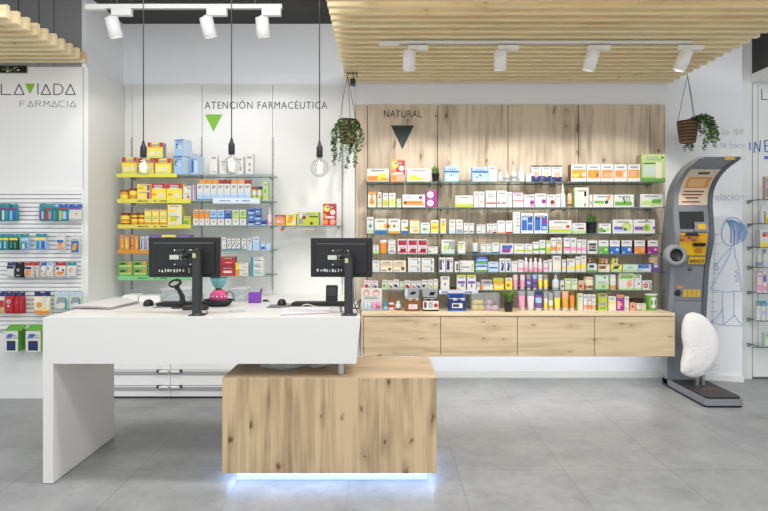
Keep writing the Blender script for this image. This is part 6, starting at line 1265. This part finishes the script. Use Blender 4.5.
for p in ([(732, 246), (728, 258), (720, 272), (710.5, 288.6)], [(710.5, 288.6), (717, 290), (727, 291.6), (735, 290.6), (741.6, 291.4)], [(734.6, 246.5), (735.4, 256), (739, 268), (741.6, 291)], [(730.5, 247.5), (723, 256), (716.6, 264)],
          [(717.6, 263), (714.4, 264.4), (714, 268.6), (716.6, 270.4), (718.6, 267), (716, 264.6), (717, 269)], [(738.4, 270), (735, 271), (738.6, 273.6), (734.6, 276), (738.4, 278), (735.4, 280.5), (739, 281)],
          [(722.8, 291.5), (722.8, 308), (723.6, 324.4)], [(734, 291.4), (734.2, 304), (734, 316)], [(722.8, 308), (718, 316), (711.6, 321.6), (718, 323.4), (723.6, 324.4)], [(734, 315), (729, 319.6), (724.4, 324.6), (733, 324.8), (742.6, 325.4), (738, 320), (734.6, 314.6)]):
    stroke(b, p, .0045, blue)
b.build('dress_and_legs', dt)
b = MB()
for k in range(10): stroke(b, [(713.4-k*.35, 234+k*9.6), (719.6-k*.35, 234.2+k*9.6)], .004, blue2)
for p in ([(716, 232), (715, 250), (714, 280), (712.4, 325)],): stroke(b, p, .003, blue2)
for k in range(3): stroke(b, [(711, 365+k*4.4), (719, 364.6+k*4.4)], .003, blue2)
b.build('height_scale', dt)
ht = empty('wall_handwriting', (0, 0, 0)); tag(ht, 'pale blue handwritten words on the white wall above the arch of the machine', 'handwriting')
ang = math.atan2(wd.y, wd.x)
for s_, x, y, sz, w_, m in (('lo', 725.5, 131.5, .085, 5.5, blue3), ('que', 739, 130.2, .085, 9, blue3), ('te', 723.6, 144.4, .085, 5, blue3), ('hace', 737.5, 145, .085, 13.5, blue3), ('tú', 741, 157, .07, 7, blue3), ('relación', 727.5, 196.6, .1, 29, blue3)):
    p = wallpt(x, y, .002); o = textmesh('lettering', s_, sz, m, ht, tuple(p), (R(90), 0, ang), .0008); ww = max(v.co.x for v in o.data.vertices)-min(v.co.x for v in o.data.vertices); o.scale[0] = (w_*5.65/F)/ww
hb = mat('marker_blue_strong', '4f78c0', .6)
t2 = empty('wall_handwriting', (X(762, 5.69), 5.697, Z(147, 5.69))); tag(t2, 'bold blue handwritten capitals crossing the panel beyond the drawing wall', 'handwriting')
b = MB(); q = lambda x, y: (X(x, 5.69)-t2.location.x, Z(y, 5.69)-t2.location.z)
for p in ([(750.4, 142), (750.4, 149.5)], [(754.6, 152), (755.6, 141.5), (760, 151), (761, 140)], [(771, 139.5), (765.4, 140), (765.6, 151), (771, 151)], [(765.6, 145.4), (769.4, 145)]): pl(b, [q(*a) for a in p], .009, .002, hb)
pl(b, [q(765.6, 157), q(771, 157)], .03, .002, hb); b.build('lettering', t2)
# ================================================================= camera, light
cam = bpy.data.cameras.new('camera'); co = bpy.data.objects.new('camera', cam); COL.objects.link(co); scene.camera = co
co.location = (0, 0, EYE); co.rotation_euler = (R(90), 0, 0); cam.sensor_width = 36; cam.lens = 36*F/768; cam.shift_x = 0; cam.shift_y = -(255.5-HY-.5)/768; cam.clip_start = .05
def light(kind, name, loc, energy, col=(1, 1, 1), **kw):
    l = bpy.data.lights.new(name, kind); l.energy = energy; l.color = col
    for k, v in kw.items(): setattr(l, k, v)
    o = bpy.data.objects.new(name, l); COL.objects.link(o); o.location = loc; return o
def aim(o, p): o.rotation_euler = (Vector(p)-o.location).to_track_quat('-Z', 'Y').to_euler()
# track spotlights, each with its lamp just under the head
for k, (t, M) in enumerate(SPOTS):
    d = (M.to_3x3() @ Vector((0, 0, -1))).normalized(); L_ = .19
    p = t.location + (M @ Vector((0, 0, -.165)))
    l = light('SPOT', 'spot_lamp', p, SPOT_W if k < 4 else SPOT_L, (1, .975, .94), spot_size=R(86) if k < 4 else R(96), spot_blend=.3, shadow_soft_size=.04)
    l.data.use_shadow = True; aim(l, (p.x+d.x*.4, WY-.1, 1.02 if k < 4 else 1.5))
# shop window daylight from behind the viewer and added, unseen overhead fill lights
l = light('AREA', 'shop_window_daylight', (0, -3.6, 1.75), WIN_W, (.93, .965, 1), shape='RECTANGLE', size=8, size_y=2.9); aim(l, (0, 5, 1.2))
for xx in (-3.2, -1.0, 1.0, 3.2):
    l = light('AREA', 'ceiling_luminaire', (xx, 1.3, 3.37), CEIL_W, (1, .985, .96), shape='RECTANGLE', size=1.5, size_y=.6)
for xx in (-1.9, -.9):  # unseen fill lights added to even out the niche
    l = light('AREA', 'niche_luminaire', (xx, 3.2, 3.37), IN_L, (1, .99, .97), shape='RECTANGLE', size=.7, size_y=.35)
for xx in (.3, 1.4, 2.5):  # unseen fill added in front of the slats to brighten the oak wall
    l = light('AREA', 'front_edge_luminaire', (xx, 3.0, 3.3), IN_R, (1, .985, .96), shape='RECTANGLE', size=.9, size_y=.2); aim(l, (xx, 4.7, 0))
for cxx, ccy in ((143.4, 166), (231.6, 165), (319.6, 167.5)):
    light('POINT', 'pendant_glow', (X(cxx, PY), PY, Z(ccy, PY)-.0), 1.0, (1, .86, .66), shadow_soft_size=.02)
w = bpy.data.worlds.new('world'); scene.world = w; w.use_nodes = True; w.node_tree.nodes['Background'].inputs[0].default_value = (.92, .95, 1, 1); w.node_tree.nodes['Background'].inputs[1].default_value = WORLD
vs = scene.view_settings; scene.display_settings.display_device = 'sRGB'; vs.view_transform = 'Standard'; vs.look = 'None'; vs.exposure = EXPO; vs.gamma = 1; vs.use_curve_mapping = False
scene.cycles.max_bounces = 8; scene.cycles.transparent_max_bounces = 24; scene.cycles.sample_clamp_indirect = 6; scene.cycles.caustics_reflective = False; scene.cycles.caustics_refractive = False
